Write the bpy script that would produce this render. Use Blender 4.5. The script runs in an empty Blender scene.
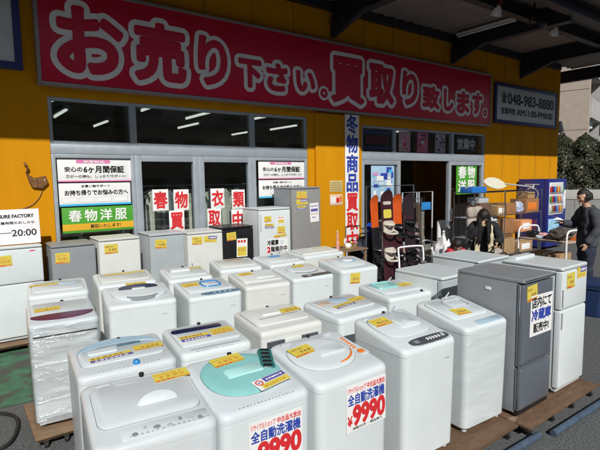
import bpy, bmesh, math, random
from mathutils import Vector, Matrix
random.seed(7)
R = math.radians
sc = bpy.context.scene
COL = sc.collection

# ------------------------------------------------------------------ camera
yaw, pitch, roll = R(36.56), R(5.644), R(-0.7925)
f = Vector((math.sin(yaw)*math.cos(pitch), math.cos(yaw)*math.cos(pitch), -math.sin(pitch)))
r0 = Vector((math.cos(yaw), -math.sin(yaw), 0)); u0 = r0.cross(f)
r = r0*math.cos(roll) + u0*math.sin(roll); u = -r0*math.sin(roll) + u0*math.cos(roll)
cd = bpy.data.cameras.new('camera'); cam = bpy.data.objects.new('camera', cd); COL.objects.link(cam)
M = Matrix((r, u, -f)).transposed().to_4x4(); M.translation = Vector((0, 0, 2.1)); cam.matrix_world = M
cd.sensor_width = 36; cd.lens = 36*475.04/600; cd.clip_start = .05; cd.clip_end = 2000
sc.camera = cam
# ------------------------------------------------------------------ light
EL, AZ = R(38), R(-22)
w = bpy.data.worlds.new('World'); sc.world = w; w.use_nodes = True
nt = w.node_tree; bg = nt.nodes['Background']; sky = nt.nodes.new('ShaderNodeTexSky')
sky.sky_type = 'NISHITA'; sky.sun_disc = False; sky.sun_elevation = EL; sky.sun_rotation = R(180)-AZ
nt.links.new(sky.outputs[0], bg.inputs[0]); bg.inputs[1].default_value = .05
sd = bpy.data.lights.new('sun', 'SUN'); so = bpy.data.objects.new('sun', sd); COL.objects.link(so)
sd.energy = 5; sd.angle = R(.53); sd.color = (1, .975, .94)
so.rotation_euler = Vector((-math.sin(AZ)*math.cos(EL), math.cos(AZ)*math.cos(EL), -math.sin(EL))).to_track_quat('-Z', 'Y').to_euler()
so.location = (5, -8, 12)
sc.view_settings.view_transform = 'Standard'; sc.view_settings.look = 'None'
sc.view_settings.gamma = 1; sc.view_settings.use_curve_mapping = False
sc.view_settings.exposure = -.2

# ------------------------------------------------------------------ materials
MATS = {}
def mat(name, col, rough=.5, metal=0, var=.06, scale=6, bump=0, bscale=40, spec=.5, col2=None, thr=None, coat=0, stretch=None):
    """principled surface with procedural variation; col2/thr add worn patches"""
    if name in MATS: return MATS[name]
    m = bpy.data.materials.new(name); m.use_nodes = True; n = m.node_tree.nodes; l = m.node_tree.links
    b = n['Principled BSDF']; tc = n.new('ShaderNodeTexCoord'); mp = n.new('ShaderNodeMapping')
    l.new(tc.outputs['Object'], mp.inputs[0])
    if stretch: mp.inputs['Scale'].default_value = stretch
    nz = n.new('ShaderNodeTexNoise'); nz.inputs['Scale'].default_value = scale; nz.inputs['Detail'].default_value = 6
    nz.inputs['Roughness'].default_value = .6
    l.new(mp.outputs[0], nz.inputs['Vector'])
    cr = n.new('ShaderNodeValToRGB'); l.new(nz.outputs['Fac'], cr.inputs[0])
    c = Vector(col)
    cr.color_ramp.elements[0].position = .3; cr.color_ramp.elements[1].position = .7
    cr.color_ramp.elements[0].color = (*(c*(1-var)), 1); cr.color_ramp.elements[1].color = (*[min(1, x*(1+var)) for x in c], 1)
    out = cr.outputs[0]
    if col2:
        n2 = n.new('ShaderNodeTexNoise'); n2.inputs['Scale'].default_value = scale*.45; n2.inputs['Detail'].default_value = 8
        n2.inputs['Roughness'].default_value = .7; l.new(mp.outputs[0], n2.inputs['Vector'])
        c2 = n.new('ShaderNodeValToRGB'); t = thr or .55
        c2.color_ramp.elements[0].position = t; c2.color_ramp.elements[1].position = t+.08
        l.new(n2.outputs['Fac'], c2.inputs[0])
        mx = n.new('ShaderNodeMix'); mx.data_type = 'RGBA'; l.new(c2.outputs[0], mx.inputs[0])
        l.new(out, mx.inputs[6]); mx.inputs[7].default_value = (*col2, 1); out = mx.outputs[2]
    l.new(out, b.inputs['Base Color'])
    mr = n.new('ShaderNodeMapRange'); l.new(nz.outputs['Fac'], mr.inputs[0])
    mr.inputs[3].default_value = max(0, rough-.1); mr.inputs[4].default_value = min(1, rough+.1)
    l.new(mr.outputs[0], b.inputs['Roughness'])
    b.inputs['Metallic'].default_value = metal; b.inputs['Specular IOR Level'].default_value = spec
    b.inputs['Coat Weight'].default_value = coat
    if bump:
        nb = n.new('ShaderNodeTexNoise'); nb.inputs['Scale'].default_value = bscale; nb.inputs['Detail'].default_value = 5
        l.new(mp.outputs[0], nb.inputs['Vector'])
        bp = n.new('ShaderNodeBump'); bp.inputs['Strength'].default_value = bump; bp.inputs['Distance'].default_value = .01
        l.new(nb.outputs['Fac'], bp.inputs['Height']); l.new(bp.outputs[0], b.inputs['Normal'])
    MATS[name] = m; return m

def glass_mat(name, tint=(.9, .95, .95), gloss=.12, rough=.02):
    m = bpy.data.materials.new(name); m.use_nodes = True; n = m.node_tree.nodes; l = m.node_tree.links
    n.remove(n['Principled BSDF']); o = n['Material Output']
    t = n.new('ShaderNodeBsdfTransparent'); t.inputs[0].default_value = (*tint, 1)
    g = n.new('ShaderNodeBsdfGlossy'); g.inputs['Roughness'].default_value = rough
    ge = n.new('ShaderNodeNewGeometry'); dt = n.new('ShaderNodeVectorMath'); dt.operation = 'DOT_PRODUCT'
    l.new(ge.outputs['Incoming'], dt.inputs[0]); l.new(ge.outputs['Normal'], dt.inputs[1])
    ab = n.new('ShaderNodeMath'); ab.operation = 'ABSOLUTE'; l.new(dt.outputs['Value'], ab.inputs[0])
    om = n.new('ShaderNodeMath'); om.operation = 'SUBTRACT'; om.inputs[0].default_value = 1; l.new(ab.outputs[0], om.inputs[1])
    pw_ = n.new('ShaderNodeMath'); pw_.operation = 'POWER'; pw_.inputs[1].default_value = 5; l.new(om.outputs[0], pw_.inputs[0])
    lw = n.new('ShaderNodeMath'); lw.operation = 'MULTIPLY_ADD'; lw.inputs[1].default_value = .96; lw.inputs[2].default_value = .04; l.new(pw_.outputs[0], lw.inputs[0])
    nz = n.new('ShaderNodeTexNoise'); nz.inputs['Scale'].default_value = 3
    ma = n.new('ShaderNodeMath'); ma.operation = 'MULTIPLY'; ma.inputs[1].default_value = gloss*10
    mb = n.new('ShaderNodeMath'); mb.operation = 'MULTIPLY'; l.new(nz.outputs['Fac'], mb.inputs[1])
    l.new(lw.outputs[0], ma.inputs[0]); l.new(ma.outputs[0], mb.inputs[0])
    ms = n.new('ShaderNodeMixShader'); l.new(mb.outputs[0], ms.inputs[0]); l.new(t.outputs[0], ms.inputs[1]); l.new(g.outputs[0], ms.inputs[2])
    l.new(ms.outputs[0], o.inputs[0]); MATS[name] = m; return m

def film_mat(name='stretch_film', lo=.04, hi=.38, bst=.8):
    m = bpy.data.materials.new(name); m.use_nodes = True; n = m.node_tree.nodes; l = m.node_tree.links
    n.remove(n['Principled BSDF']); o = n['Material Output']; b = n.new('ShaderNodeBsdfGlossy'); b.inputs['Color'].default_value = (.9, .92, .93, 1); b.inputs['Roughness'].default_value = .16
    tc = n.new('ShaderNodeTexCoord'); mp = n.new('ShaderNodeMapping'); l.new(tc.outputs['Object'], mp.inputs[0])
    mp.inputs['Rotation'].default_value = (0, R(24), 0); mp.inputs['Scale'].default_value = (2.2, 4, 13)
    nz = n.new('ShaderNodeTexNoise'); nz.inputs['Scale'].default_value = 1.6; nz.inputs['Detail'].default_value = 5; nz.inputs['Distortion'].default_value = .8
    l.new(mp.outputs[0], nz.inputs['Vector'])
    bp = n.new('ShaderNodeBump'); bp.inputs['Strength'].default_value = bst; bp.inputs['Distance'].default_value = .02
    l.new(nz.outputs['Fac'], bp.inputs['Height']); l.new(bp.outputs[0], b.inputs['Normal'])
    t = n.new('ShaderNodeBsdfTransparent'); ms = n.new('ShaderNodeMixShader')
    cr = n.new('ShaderNodeMapRange'); l.new(nz.outputs['Fac'], cr.inputs[0]); cr.inputs[1].default_value = .3; cr.inputs[2].default_value = .75
    cr.inputs[3].default_value = lo; cr.inputs[4].default_value = hi
    l.new(cr.outputs[0], ms.inputs[0]); l.new(t.outputs[0], ms.inputs[1]); l.new(b.outputs[0], ms.inputs[2]); l.new(ms.outputs[0], o.inputs[0])
    MATS[name] = m; return m

def emit_mat(name, col, s):
    m = bpy.data.materials.new(name); m.use_nodes = True; b = m.node_tree.nodes['Principled BSDF']
    b.inputs['Base Color'].default_value = (*col, 1); b.inputs['Emission Color'].default_value = (*col, 1); b.inputs['Emission Strength'].default_value = s
    MATS[name] = m; return m

WHITE = mat('white_enamel', (.63, .685, .69), .3, var=.03, scale=4, col2=(.50, .52, .48), thr=.66, bump=.02, bscale=300)
WARM = mat('warm_white_enamel', (.63, .65, .615), .35, var=.04, scale=4, col2=(.50, .52, .48), thr=.66, bump=.02, bscale=300)
COOL = mat('cool_white_plastic', (.60, .66, .68), .3, var=.04, scale=5)
PEARL = mat('pearl_plastic', (.585, .63, .64), .28, var=.05, scale=5)
LGREY = mat('light_grey_plastic', (.47, .5, .52), .4, var=.05)
MGREY = mat('mid_grey_enamel', (.25, .27, .285), .35, var=.05)
SGREY = mat('silver_grey_door', (.40, .45, .46), .35, metal=.1, var=.05)
DGREY = mat('dark_grey_panel', (.07, .08, .095), .3, var=.1)
BLACK = mat('black_plastic', (.012, .012, .014), .35, var=.2)
STEEL = mat('dark_steel_door', (.145, .165, .195), .3, metal=.3, var=.06, scale=3, stretch=(30, 30, 1))
STEELSIDE = mat('grey_steel_side', (.27, .29, .31), .4, metal=.15, var=.06)
STEELMID = mat('brushed_grey_door', (.32, .32, .31), .35, metal=.2, var=.05, stretch=(30, 30, 1))
CHROME = mat('chrome_trim', (.7, .72, .74), .15, metal=1, var=.03)
TEAL = mat('teal_plastic', (.25, .55, .53), .22, var=.05)
TEAL2 = mat('pale_teal_plastic', (.42, .72, .68), .2, var=.04)
DTEAL = mat('dark_teal_plastic', (.03, .16, .15), .3, var=.1)
NAVY = mat('navy_plastic', (.015, .02, .06), .2, var=.15)
MAROON = mat('maroon_plastic', (.09, .012, .055), .2, var=.25, scale=9)
BLUE = mat('blue_plastic', (.03, .22, .55), .3, var=.1)
SKYB = mat('sky_blue_plastic', (.38, .53, .62), .2, var=.08)
SLATE = mat('slate_blue_panel', (.10, .19, .26), .3, var=.1)
ORANGE = mat('orange_plastic', (.75, .2, .03), .35, var=.1)
YSTICK = mat('yellow_sticker_paper', (.66, .54, .08), .5, var=.06, scale=25)
OSTICK = mat('orange_sticker_ink', (.62, .33, .05), .5, var=.1, scale=30)
PSTICK = mat('violet_sticker_ink', (.12, .10, .35), .5, var=.1, scale=30)
INK = mat('brown_sticker_ink', (.36, .2, .05), .6, var=.2, scale=60)
PAPER = mat('white_paper', (.78, .78, .76), .6, var=.03)
PINK = mat('pink_print', (.72, .2, .42), .5, var=.05)
CYAN = mat('cyan_print', (.05, .42, .68), .5, var=.05)
GREENP = mat('green_print', (.07, .32, .03), .5, var=.08)
RED = mat('red_print', (.62, .025, .03), .5, var=.06)
BLUEP = mat('blue_print', (.03, .06, .35), .5, var=.06)
BLACKP = mat('black_print', (.015, .015, .018), .5, var=.1)
CRIM = mat('crimson_sign_face', (.60, .008, .045), .35, var=.05, scale=2)
SIGNW = mat('sign_white', (.84, .83, .84), .45, var=.05)
YEL = mat('orange_yellow_wall_paint', (.58, .25, .004), .7, spec=.1, var=.08, scale=1.3, bump=.05, bscale=60, col2=(.44, .18, .012), thr=.63, stretch=(2.5, 2.5, .35))
ALU = mat('aluminium_frame', (.40, .45, .49), .4, metal=.35, var=.05)
DARKST = mat('dark_blue_steel', (.018, .022, .035), .5, var=.2)
SHEET = mat('canopy_sheet', (.24, .21, .19), .6, var=.15, scale=2)
WOOD = mat('brown_plywood', (.13, .075, .042), .65, var=.25, scale=3, bump=.2, bscale=30, stretch=(2, 9, 9), col2=(.24, .17, .12), thr=.6)
WOOD2 = mat('pale_plywood', (.20, .13, .075), .7, var=.25, scale=4, stretch=(2, 9, 9), col2=(.15, .11, .08), thr=.56)
RUBBER = mat('black_rubber', (.015, .015, .015), .7, var=.2)
CARD = mat('brown_cardboard', (.31, .145, .055), .75, var=.12, scale=8)
CARD2 = mat('tan_cardboard', (.36, .23, .11), .75, var=.12, scale=8)
BEIGE = mat('beige_padding', (.38, .33, .28), .8, var=.08, bump=.2, bscale=90)
SKIN = mat('skin', (.52, .30, .2), .5, var=.06)
HAIR = mat('dark_hair', (.014, .010, .008), .45, var=.4, scale=30, bump=.6, bscale=60, stretch=(4, 4, .6))
GLASS = glass_mat('window_glass', gloss=.4)
CLEAR = glass_mat('clear_plastic', (.97, .97, .98), gloss=.16, rough=.15)
FILM = film_mat('stretch_film', .05, .38, 1.0); FILM2 = film_mat('thin_stretch_film', .03, .14, .6)
CREAM = mat('cream_knit', (.66, .57, .38), .9, var=.12, bump=.5, bscale=80)

# ------------------------------------------------------------------ mesh helpers
def new(): return bmesh.new()
def face(bm, pts, mi=0):
    fc = bm.faces.new([bm.verts.new(p) for p in pts]); fc.material_index = mi; return fc
def box(bm, x0, x1, y0, y1, z0, z1, bev=0, mi=0, rot=None):
    vs = [bm.verts.new((x, y, z)) for x in (x0, x1) for y in (y0, y1) for z in (z0, z1)]
    if rot is not None:
        c = Vector(((x0+x1)/2, (y0+y1)/2, (z0+z1)/2))
        for v in vs: v.co = c + rot @ (v.co-c)
    idx = ((0, 1, 3, 2), (4, 6, 7, 5), (0, 4, 5, 1), (2, 3, 7, 6), (0, 2, 6, 4), (1, 5, 7, 3))
    fs = [bm.faces.new([vs[i] for i in q]) for q in idx]
    for q in fs: q.material_index = mi
    if bev:
        es = list({e for q in fs for e in q.edges})
        res = bmesh.ops.bevel(bm, geom=es, offset=bev, segments=2, profile=.6, affect='EDGES')
        for q in res['faces']: q.material_index = mi
    return vs
def loft(bm, rings, mi=0, cap=True, closed=False):
    vr = [[bm.verts.new(p) for p in ring] for ring in rings]; n = len(vr[0]); fs = []
    pairs = list(zip(vr, vr[1:])) + ([(vr[-1], vr[0])] if closed else [])
    for a, b in pairs:
        for i in range(n):
            fs.append(bm.faces.new((a[i], a[(i+1) % n], b[(i+1) % n], b[i])))
    if cap and not closed:
        fs.append(bm.faces.new(vr[0][::-1])); fs.append(bm.faces.new(vr[-1]))
    for q in fs: q.material_index = mi
    return fs
def rr(w, d, rad, n=5, cx=0, cy=0):
    rad = max(1e-4, min(rad, w/2-1e-4, d/2-1e-4)); pts = []
    for sx, sy, a0 in ((1, 1, 0), (-1, 1, 90), (-1, -1, 180), (1, -1, 270)):
        for k in range(n+1):
            a = R(a0+90*k/n); pts.append((cx+sx*(w/2-rad)+rad*math.cos(a), cy+sy*(d/2-rad)+rad*math.sin(a)))
    return pts
def cyl(bm, p0, p1, r0, r1=None, n=14, mi=0, cap=True):
    p0, p1 = Vector(p0), Vector(p1); r1 = r0 if r1 is None else r1; a = (p1-p0).normalized()
    x = a.orthogonal().normalized(); y = a.cross(x)
    rings = [[c+(x*math.cos(2*math.pi*i/n)+y*math.sin(2*math.pi*i/n))*q for i in range(n)] for c, q in ((p0, r0), (p1, r1))]
    return loft(bm, rings, mi, cap)
def tube(bm, pts, rad, n=8, mi=0, closed=False):
    pts = [Vector(p) for p in pts]; rings = []; N = len(pts); px = None
    for i, p in enumerate(pts):
        a = pts[(i-1) % N] if closed or i > 0 else p; b = pts[(i+1) % N] if closed or i < N-1 else p
        t = (b-a).normalized()
        if px is None: px = t.orthogonal().normalized()
        px = (px - t*px.dot(t)).normalized(); q = t.cross(px)
        rd = rad[i] if isinstance(rad, (list, tuple)) else rad
        rings.append([p+(px*math.cos(2*math.pi*k/n)+q*math.sin(2*math.pi*k/n))*rd for k in range(n)])
    return loft(bm, rings, mi, True, closed)
def smooth_path(pts, k=5):
    pts = [Vector(p) for p in pts]; out = []
    for i in range(len(pts)-1):
        p0 = pts[max(0, i-1)]; p1 = pts[i]; p2 = pts[i+1]; p3 = pts[min(len(pts)-1, i+2)]
        for j in range(k):
            t = j/k
            out.append(.5*((2*p1)+(p2-p0)*t+(2*p0-5*p1+4*p2-p3)*t*t+(3*p1-p0-3*p2+p3)*t**3))
    out.append(pts[-1]); return out
def sphere(bm, c, rx, ry, rz, u=16, v=10, mi=0):
    res = bmesh.ops.create_uvsphere(bm, u_segments=u, v_segments=v, radius=1)
    for q in res['verts']: q.co = Vector((c[0]+q.co.x*rx, c[1]+q.co.y*ry, c[2]+q.co.z*rz))
    for fc in {fc for q in res['verts'] for fc in q.link_faces}: fc.material_index = mi
    return res['verts']
def obj(name, bm, mats, parent=None, loc=(0, 0, 0), smooth=40, fixn=True):
    if fixn: bmesh.ops.recalc_face_normals(bm, faces=bm.faces[:])
    me = bpy.data.meshes.new(name); bm.to_mesh(me); bm.free()
    for m in (mats if isinstance(mats, (list, tuple)) else [mats]): me.materials.append(m)
    if smooth:
        me.shade_smooth(); me.set_sharp_from_angle(angle=R(smooth))
    o = bpy.data.objects.new(name, me); COL.objects.link(o); o.location = loc
    if parent is not None: o.parent = parent
    return o
def tag(o, label, cat, group=None):
    o['label'] = label; o['category'] = cat
    if group: o['group'] = group
    return o
def thing(name, label, cat, loc=(0, 0, 0), rz=0, group=None):
    o = bpy.data.objects.new(name, None); COL.objects.link(o); o.empty_display_size = .2
    o.location = loc; o.rotation_euler = (0, 0, R(rz)); return tag(o, label, cat, group)
def struct(o): o['kind'] = 'structure'; return o

# ---- lettering: mesh text in any plane
_T = {}
def _text(body, bev):
    k = (body, bev)
    if k in _T: return _T[k]
    c = bpy.data.curves.new('lettering_curve', 'FONT'); c.body = body; c.resolution_u = 5
    c.bevel_depth = bev; c.bevel_resolution = 1
    o = bpy.data.objects.new('lettering_tmp', c); COL.objects.link(o)
    dg = bpy.context.evaluated_depsgraph_get(); dg.update()
    me = bpy.data.meshes.new_from_object(o.evaluated_get(dg))
    V = [v.co.copy() for v in me.vertices]; F = [tuple(p.vertices) for p in me.polygons]
    bpy.data.meshes.remove(me); bpy.data.objects.remove(o); bpy.data.curves.remove(c)
    _T[k] = (V, F); return V, F
def text(bm, body, x0, x1, z0, z1, y, bev=.02, mi=0, thick=.0012, P=None, fit=True):
    """lettering filling x0..x1, z0..z1 on the plane facing -Y at y (or mapped by P(x,z,h))"""
    V0, _ = _text(body, 0); V, F = _text(body, bev)
    if not V0: return
    ax = min(v.x for v in V0); bx = max(v.x for v in V0); az = min(v.y for v in V0); bz = max(v.y for v in V0)
    sx = (x1-x0)/max(bx-ax, 1e-6); sz = (z1-z0)/max(bz-az, 1e-6)
    if not fit: sx = sz = min(sx, sz)
    k = thick/max(bev, 1e-6) if bev else 0
    if P is None: P = lambda a, b, h: (a, y-h, b)
    vs = [bm.verts.new(P(x0+(v.x-ax)*sx, z0+(v.y-az)*sz, v.z*k+thick)) for v in V]
    for q in F:
        try: bm.faces.new([vs[i] for i in q]).material_index = mi
        except ValueError: pass

def fat_text(bm, body, x0, x1, z0, z1, y, rad, thick, mi=0, seed=0):
    """lettering whose strokes are grown by rad with round corners (a low lens-shaped relief)"""
    V, F = _text(body, 0)
    ax = min(v.x for v in V); bx = max(v.x for v in V); az = min(v.y for v in V); bz = max(v.y for v in V)
    sx = (x1-x0)/(bx-ax); sz = (z1-z0)/(bz-az); p = [(x0+(v.x-ax)*sx, z0+(v.y-az)*sz) for v in V]
    cnt = {}
    for q in F:
        for i in range(len(q)):
            k = tuple(sorted((q[i], q[(i+1) % len(q)]))); cnt[k] = cnt.get(k, 0)+1
    vs = [bm.verts.new((a, y-thick, b)) for a, b in p]
    for q in F:
        try: bm.faces.new([vs[i] for i in q]).material_index = mi
        except ValueError: pass
    used = set(); rnd = random.Random(seed)
    for (i, j), c in cnt.items():
        if c != 1: continue
        a, b = Vector(p[i]), Vector(p[j]); d = b-a
        if d.length < 1e-6: continue
        nn = Vector((-d.y, d.x)).normalized()*rad; t_ = thick*(1+rnd.uniform(.02, .3))
        for sg in (1, -1):
            face(bm, ((a.x, y-t_, a.y), (b.x, y-t_, b.y), (b.x+nn.x*sg, y-.2*thick, b.y+nn.y*sg), (a.x+nn.x*sg, y-.2*thick, a.y+nn.y*sg)), mi)
        used.add(i); used.add(j)
    for i in used:
        a = p[i]; t_ = thick*(1+rnd.uniform(.02, .3)); n = 14
        for k in range(n):
            t0, t1 = 2*math.pi*k/n, 2*math.pi*(k+1)/n
            face(bm, ((a[0], y-t_, a[1]), (a[0]+rad*math.cos(t0), y-.2*thick, a[1]+rad*math.sin(t0)), (a[0]+rad*math.cos(t1), y-.2*thick, a[1]+rad*math.sin(t1))), mi)

# ------------------------------------------------------------------ ground
bm = new(); S = 600
face(bm, ((-S, -S, 0), (S, -S, 0), (S, S, 0), (-S, S, 0)))
ASPH = mat('gravelly_asphalt', (.095, .10, .10), .85, var=.6, scale=55, bump=.8, bscale=70, col2=(.21, .215, .21), thr=.6)
struct(obj('ground', bm, ASPH, smooth=0))
bm = new()
for i in range(1):
    n = 40; ring = []
    for k in range(n):
        a = 2*math.pi*k/n; c, s = math.cos(a), math.sin(a)
        q = 1/max(abs(c), abs(s)); ring.append((-1.2+2.1*c*q+random.uniform(-.06, .06), 6.1+1.05*s*q+random.uniform(-.08, .08), .004))
    face(bm, ring)
GPAINT = mat('worn_green_ground_paint', (.05, .15, .085), .8, var=.4, scale=7, col2=(.065, .07, .06), thr=.47, bump=.5, bscale=80)
struct(obj('green_pavement', bm, GPAINT, smooth=0))

# ------------------------------------------------------------------ shop building
YW = 7.4
shop = thing('shop_building', 'orange yellow shop front with two wide dark window bays', 'building', (6, YW, 0))
def SP(name, bm, m, parent=shop, **k):
    o = obj(name, bm, m, None, **k)
    chain = Vector((0, 0, 0)); p = parent
    while p is not None: chain += p.location; p = p.parent
    o.data.transform(Matrix.Translation(-chain)); o.parent = parent; return o
bm = new()
x0, a0, a1, b0, b1, x1 = -4, 1.2, 5.70, 7.15, 11.74, 15.8
for (xa, xb, za, zb) in ((x0, a0, 0, 5.9), (a1, b0, 0, 5.9), (b1, x1, 0, 5.9), (a0, a1, 3.27, 5.9), (b0, b1, 3.2, 5.9)):
    box(bm, xa, xb, YW, YW+.22, za, zb)
box(bm, x1-.22, x1, YW+.22, 16, 0, 5.9)
for k in range(22):
    x = -3.6+k*.9
    if x < 15.7: box(bm, x-.006, x+.006, YW-.003, YW+.002, 4.72, 5.5, 0, 1)
for x in (.55, 12.6, 13.5, 14.4, 15.3): box(bm, x-.005, x+.005, YW-.003, YW+.002, 0, 3.5, 0, 1)
for k in range(12): box(bm, 12.1+k*.3-.012, 12.1+k*.3+.012, YW-.012, YW+.002, 2.9, 2.924, 0, 2)
SP('wall', bm, [YEL, mat('seam_brown', (.16, .08, .01), .7), mat('bolt_steel', (.3, .25, .2), .5, metal=.6)], smooth=0)
bm = new(); box(bm, 5.86, 6.56+.5, YW-.06, YW-.001, 0, 3.36, .004); SP('pilaster', bm, YEL)
bm = new(); box(bm, -4, 15.8, YW+.05, 16, 5.9, 6.05); SP('roof', bm, DARKST, smooth=0)
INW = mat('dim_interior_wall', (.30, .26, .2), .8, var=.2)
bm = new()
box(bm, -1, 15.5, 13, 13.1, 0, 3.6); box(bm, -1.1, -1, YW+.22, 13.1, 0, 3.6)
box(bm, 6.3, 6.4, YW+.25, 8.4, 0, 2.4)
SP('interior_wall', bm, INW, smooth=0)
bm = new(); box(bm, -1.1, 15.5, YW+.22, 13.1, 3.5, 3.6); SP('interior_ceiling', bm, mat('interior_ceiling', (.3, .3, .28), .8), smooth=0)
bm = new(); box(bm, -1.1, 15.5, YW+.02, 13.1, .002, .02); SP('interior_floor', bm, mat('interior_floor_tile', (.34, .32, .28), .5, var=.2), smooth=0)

def window_bay(xs, z0, z1, y=YW+.06, t=.07, name='window'):
    wn = None
    bmf = new(); xa, xb = xs
    box(bmf, xa, xa+t, y-.04, y+.05, z0, z1, .004); box(bmf, xb-t, xb, y-.04, y+.05, z0, z1, .004)
    box(bmf, xa+t, xb-t, y-.04, y+.05, z1-t, z1, .004); box(bmf, xa+t, xb-t, y-.04, y+.05, z0, z0+t, .004)
    wn = SP(name, bmf, ALU)
    bmg = new(); box(bmg, xa+t, xb-t, y, y+.006, z0+t, z1-t); SP('pane', bmg, GLASS, wn, smooth=0)
    return wn
# left bay: three transoms, fixed light, two door leaves, fixed light
for xs in ((1.2, 2.36), (2.36, 4.47), (4.47, 5.70)): window_bay(xs, 2.62, 3.27, t=.05)
bm = new(); box(bm, 1.2, 5.7, YW+.012, YW+.13, 2.49, 2.62, .006); SP('transom_bar', bm, ALU)
window_bay((1.2, 2.36), .1, 2.49, t=.06)
window_bay((4.47, 5.70), .1, 2.49, t=.06)
for i, (xa, xb) in enumerate(((2.36, 3.415), (3.415, 4.47))):
    d = window_bay((xa, xb), .03, 2.49, t=.10, name='door')
    bm = new(); hx = xb-.05 if i == 0 else xa+.05
    tube(bm, [(hx, YW+.02, .95), (hx, YW-.05, .97), (hx, YW-.05, 1.25), (hx, YW+.02, 1.27)], .012); SP('handle', bm, CHROME, d)
# right bay
for xs in ((7.15, 8.19), (8.19, 10.33), (10.33, 11.74)): window_bay(xs, 2.60, 3.2, t=.05)
bm = new(); box(bm, 7.15, 11.74, YW+.012, YW+.13, 2.47, 2.60, .006); SP('transom_bar', bm, ALU)
for xa, xb in ((7.15, 8.4), (10.2, 11.74)):
    d = window_bay((xa, xb), .03, 2.47, t=.10, name='door')
    bm = new(); hx = xb-.05 if xa < 8 else xa+.05
    tube(bm, [(hx, YW+.02, .95), (hx, YW-.05, .97), (hx, YW-.05, 1.25), (hx, YW+.02, 1.27)], .012); SP('handle', bm, CHROME, d)

# interior lamps; the last six are added only to brighten the room
LAMP = emit_mat('lit_fluorescent_tube', (1, .97, .88), .9)
LX = [(1.5, 8.2), (1.9, 10.4), (4.3, 9.3), (4.9, 11.2), (7.0, 12.2), (7.2, 10.4), (8.3, 8.8), (9.6, 11.4), (3.1, 8.6), (3.0, 11.8), (5.6, 8.7), (0.6, 11.6), (10.8, 9.2), (11.2, 12.2)]
for i, (x, y) in enumerate(LX):
    t = thing('ceiling_lamp', 'lit fluorescent tube lamp on the dim ceiling inside the shop', 'lamp', (x, y, 3.42), 90, 'fluorescent lamps inside the shop')
    bm = new(); box(bm, -.62, .62, -.06, .06, .02, .08, .008); obj('housing', bm, WHITE, t)
    bm = new(); cyl(bm, (-.6, 0, 0), (.6, 0, 0), .022); obj('tube', bm, LAMP, t)
# garments inside behind the door
GARM = []
gm = [mat('cream_cloth', (.55, .5, .4), .9, var=.12), mat('grey_cloth', (.2, .2, .2), .9, var=.2), mat('tan_cloth', (.38, .3, .2), .9, var=.15), mat('dark_cloth', (.05, .045, .045), .9, var=.3)]
rk = thing('garment_rail', 'long clothes rail standing inside behind the glass doors', 'clothes rail', (3.5, 8.0, 0))
bm = new(); tube(bm, [(-1.2, 0, 0), (-1.2, 0, 2.0), (1.3, 0, 2.0), (1.3, 0, 0)], .016); obj('rail', bm, CHROME, rk)
GL = ['dark brown jacket', 'cream long coat', 'grey wool coat', 'tan coat', 'pale cream jacket', 'black coat', 'ivory long coat', 'charcoal jacket']
for i in range(8):
    x = 2.55+i*.27; t = thing('garment', GL[i]+' hanging on the rail inside behind the glass doors', 'garment', (x, 8.0, 1.98)); GARM.append(t)
    L = random.uniform(.75, 1.15); bm = new(); rings = []
    for k in range(7):
        q = k/6; ww = .06+.36*min(1, q*4)+.05*q; dd = .05+.06*q
        rings.append([(ww/2*math.cos(a)+.015*math.sin(9*a+i), dd*math.sin(a)*(1+.3*math.sin(7*a)), -.06-L*q) for a in [2*math.pi*j/24 for j in range(24)]])
    loft(bm, rings); m = [gm[3], gm[0], gm[1], gm[2], gm[0], gm[3], gm[0], gm[1]][i]
    obj('coat', bm, m, t)
    bm = new()
    for s in (-1, 1): tube(bm, smooth_path([(s*.16, 0, -.12), (s*.24, .01, -.4), (s*.25, -.02, -.62)], 4), [.055]*4+[.05]*4+[.045])
    obj('sleeve', bm, m, t)
    bm = new(); tube(bm, smooth_path([(-.17, 0, -.1), (0, 0, -.04), (.17, 0, -.1)], 4)+[], .006); tube(bm, smooth_path([(0, 0, -.04), (0, 0, 0), (.02, 0, .03), (0, 0, .045), (-.02, 0, .03)], 4), .003)
    obj('hanger', bm, CHROME, t)

# ------------------------------------------------------------------ canopy
can = thing('canopy', 'long dark steel canopy with corrugated underside above the shop front', 'canopy', (6, YW, 5.4))
bm = new(); N = 390; pr = []
for k in range(N+1):
    x = -4+k*(20.6/N); pr.append((x, 5.50+(.028 if (k//3) % 2 else 0)))
for (xa, za), (xb, zb) in zip(pr, pr[1:]):
    face(bm, ((xa, 4.1, za-.01), (xb, 4.1, zb-.01), (xb, YW+.05, zb), (xa, YW+.05, za)))
    face(bm, ((xa, 4.1, za+.05), (xa, YW+.05, za+.06), (xb, YW+.05, zb+.06), (xb, 4.1, zb+.05)))
SP('roof_sheet', bm, SHEET, can, smooth=0)
def ibeam(bm, p0, p1, w, h):
    p0, p1 = Vector(p0), Vector(p1); d = (p1-p0).normalized(); s = Vector((-d.y, d.x, 0))
    for (a, b, c, e) in ((-w/2, w/2, -h/2, -h/2+.02), (-w/2, w/2, h/2-.02, h/2), (-.008, .008, -h/2+.019, h/2-.019)):
        ring = lambda p: [p+s*a+Vector((0, 0, c)), p+s*b+Vector((0, 0, c)), p+s*b+Vector((0, 0, e)), p+s*a+Vector((0, 0, e))]
        loft(bm, [ring(p0), ring(p1)])
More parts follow.
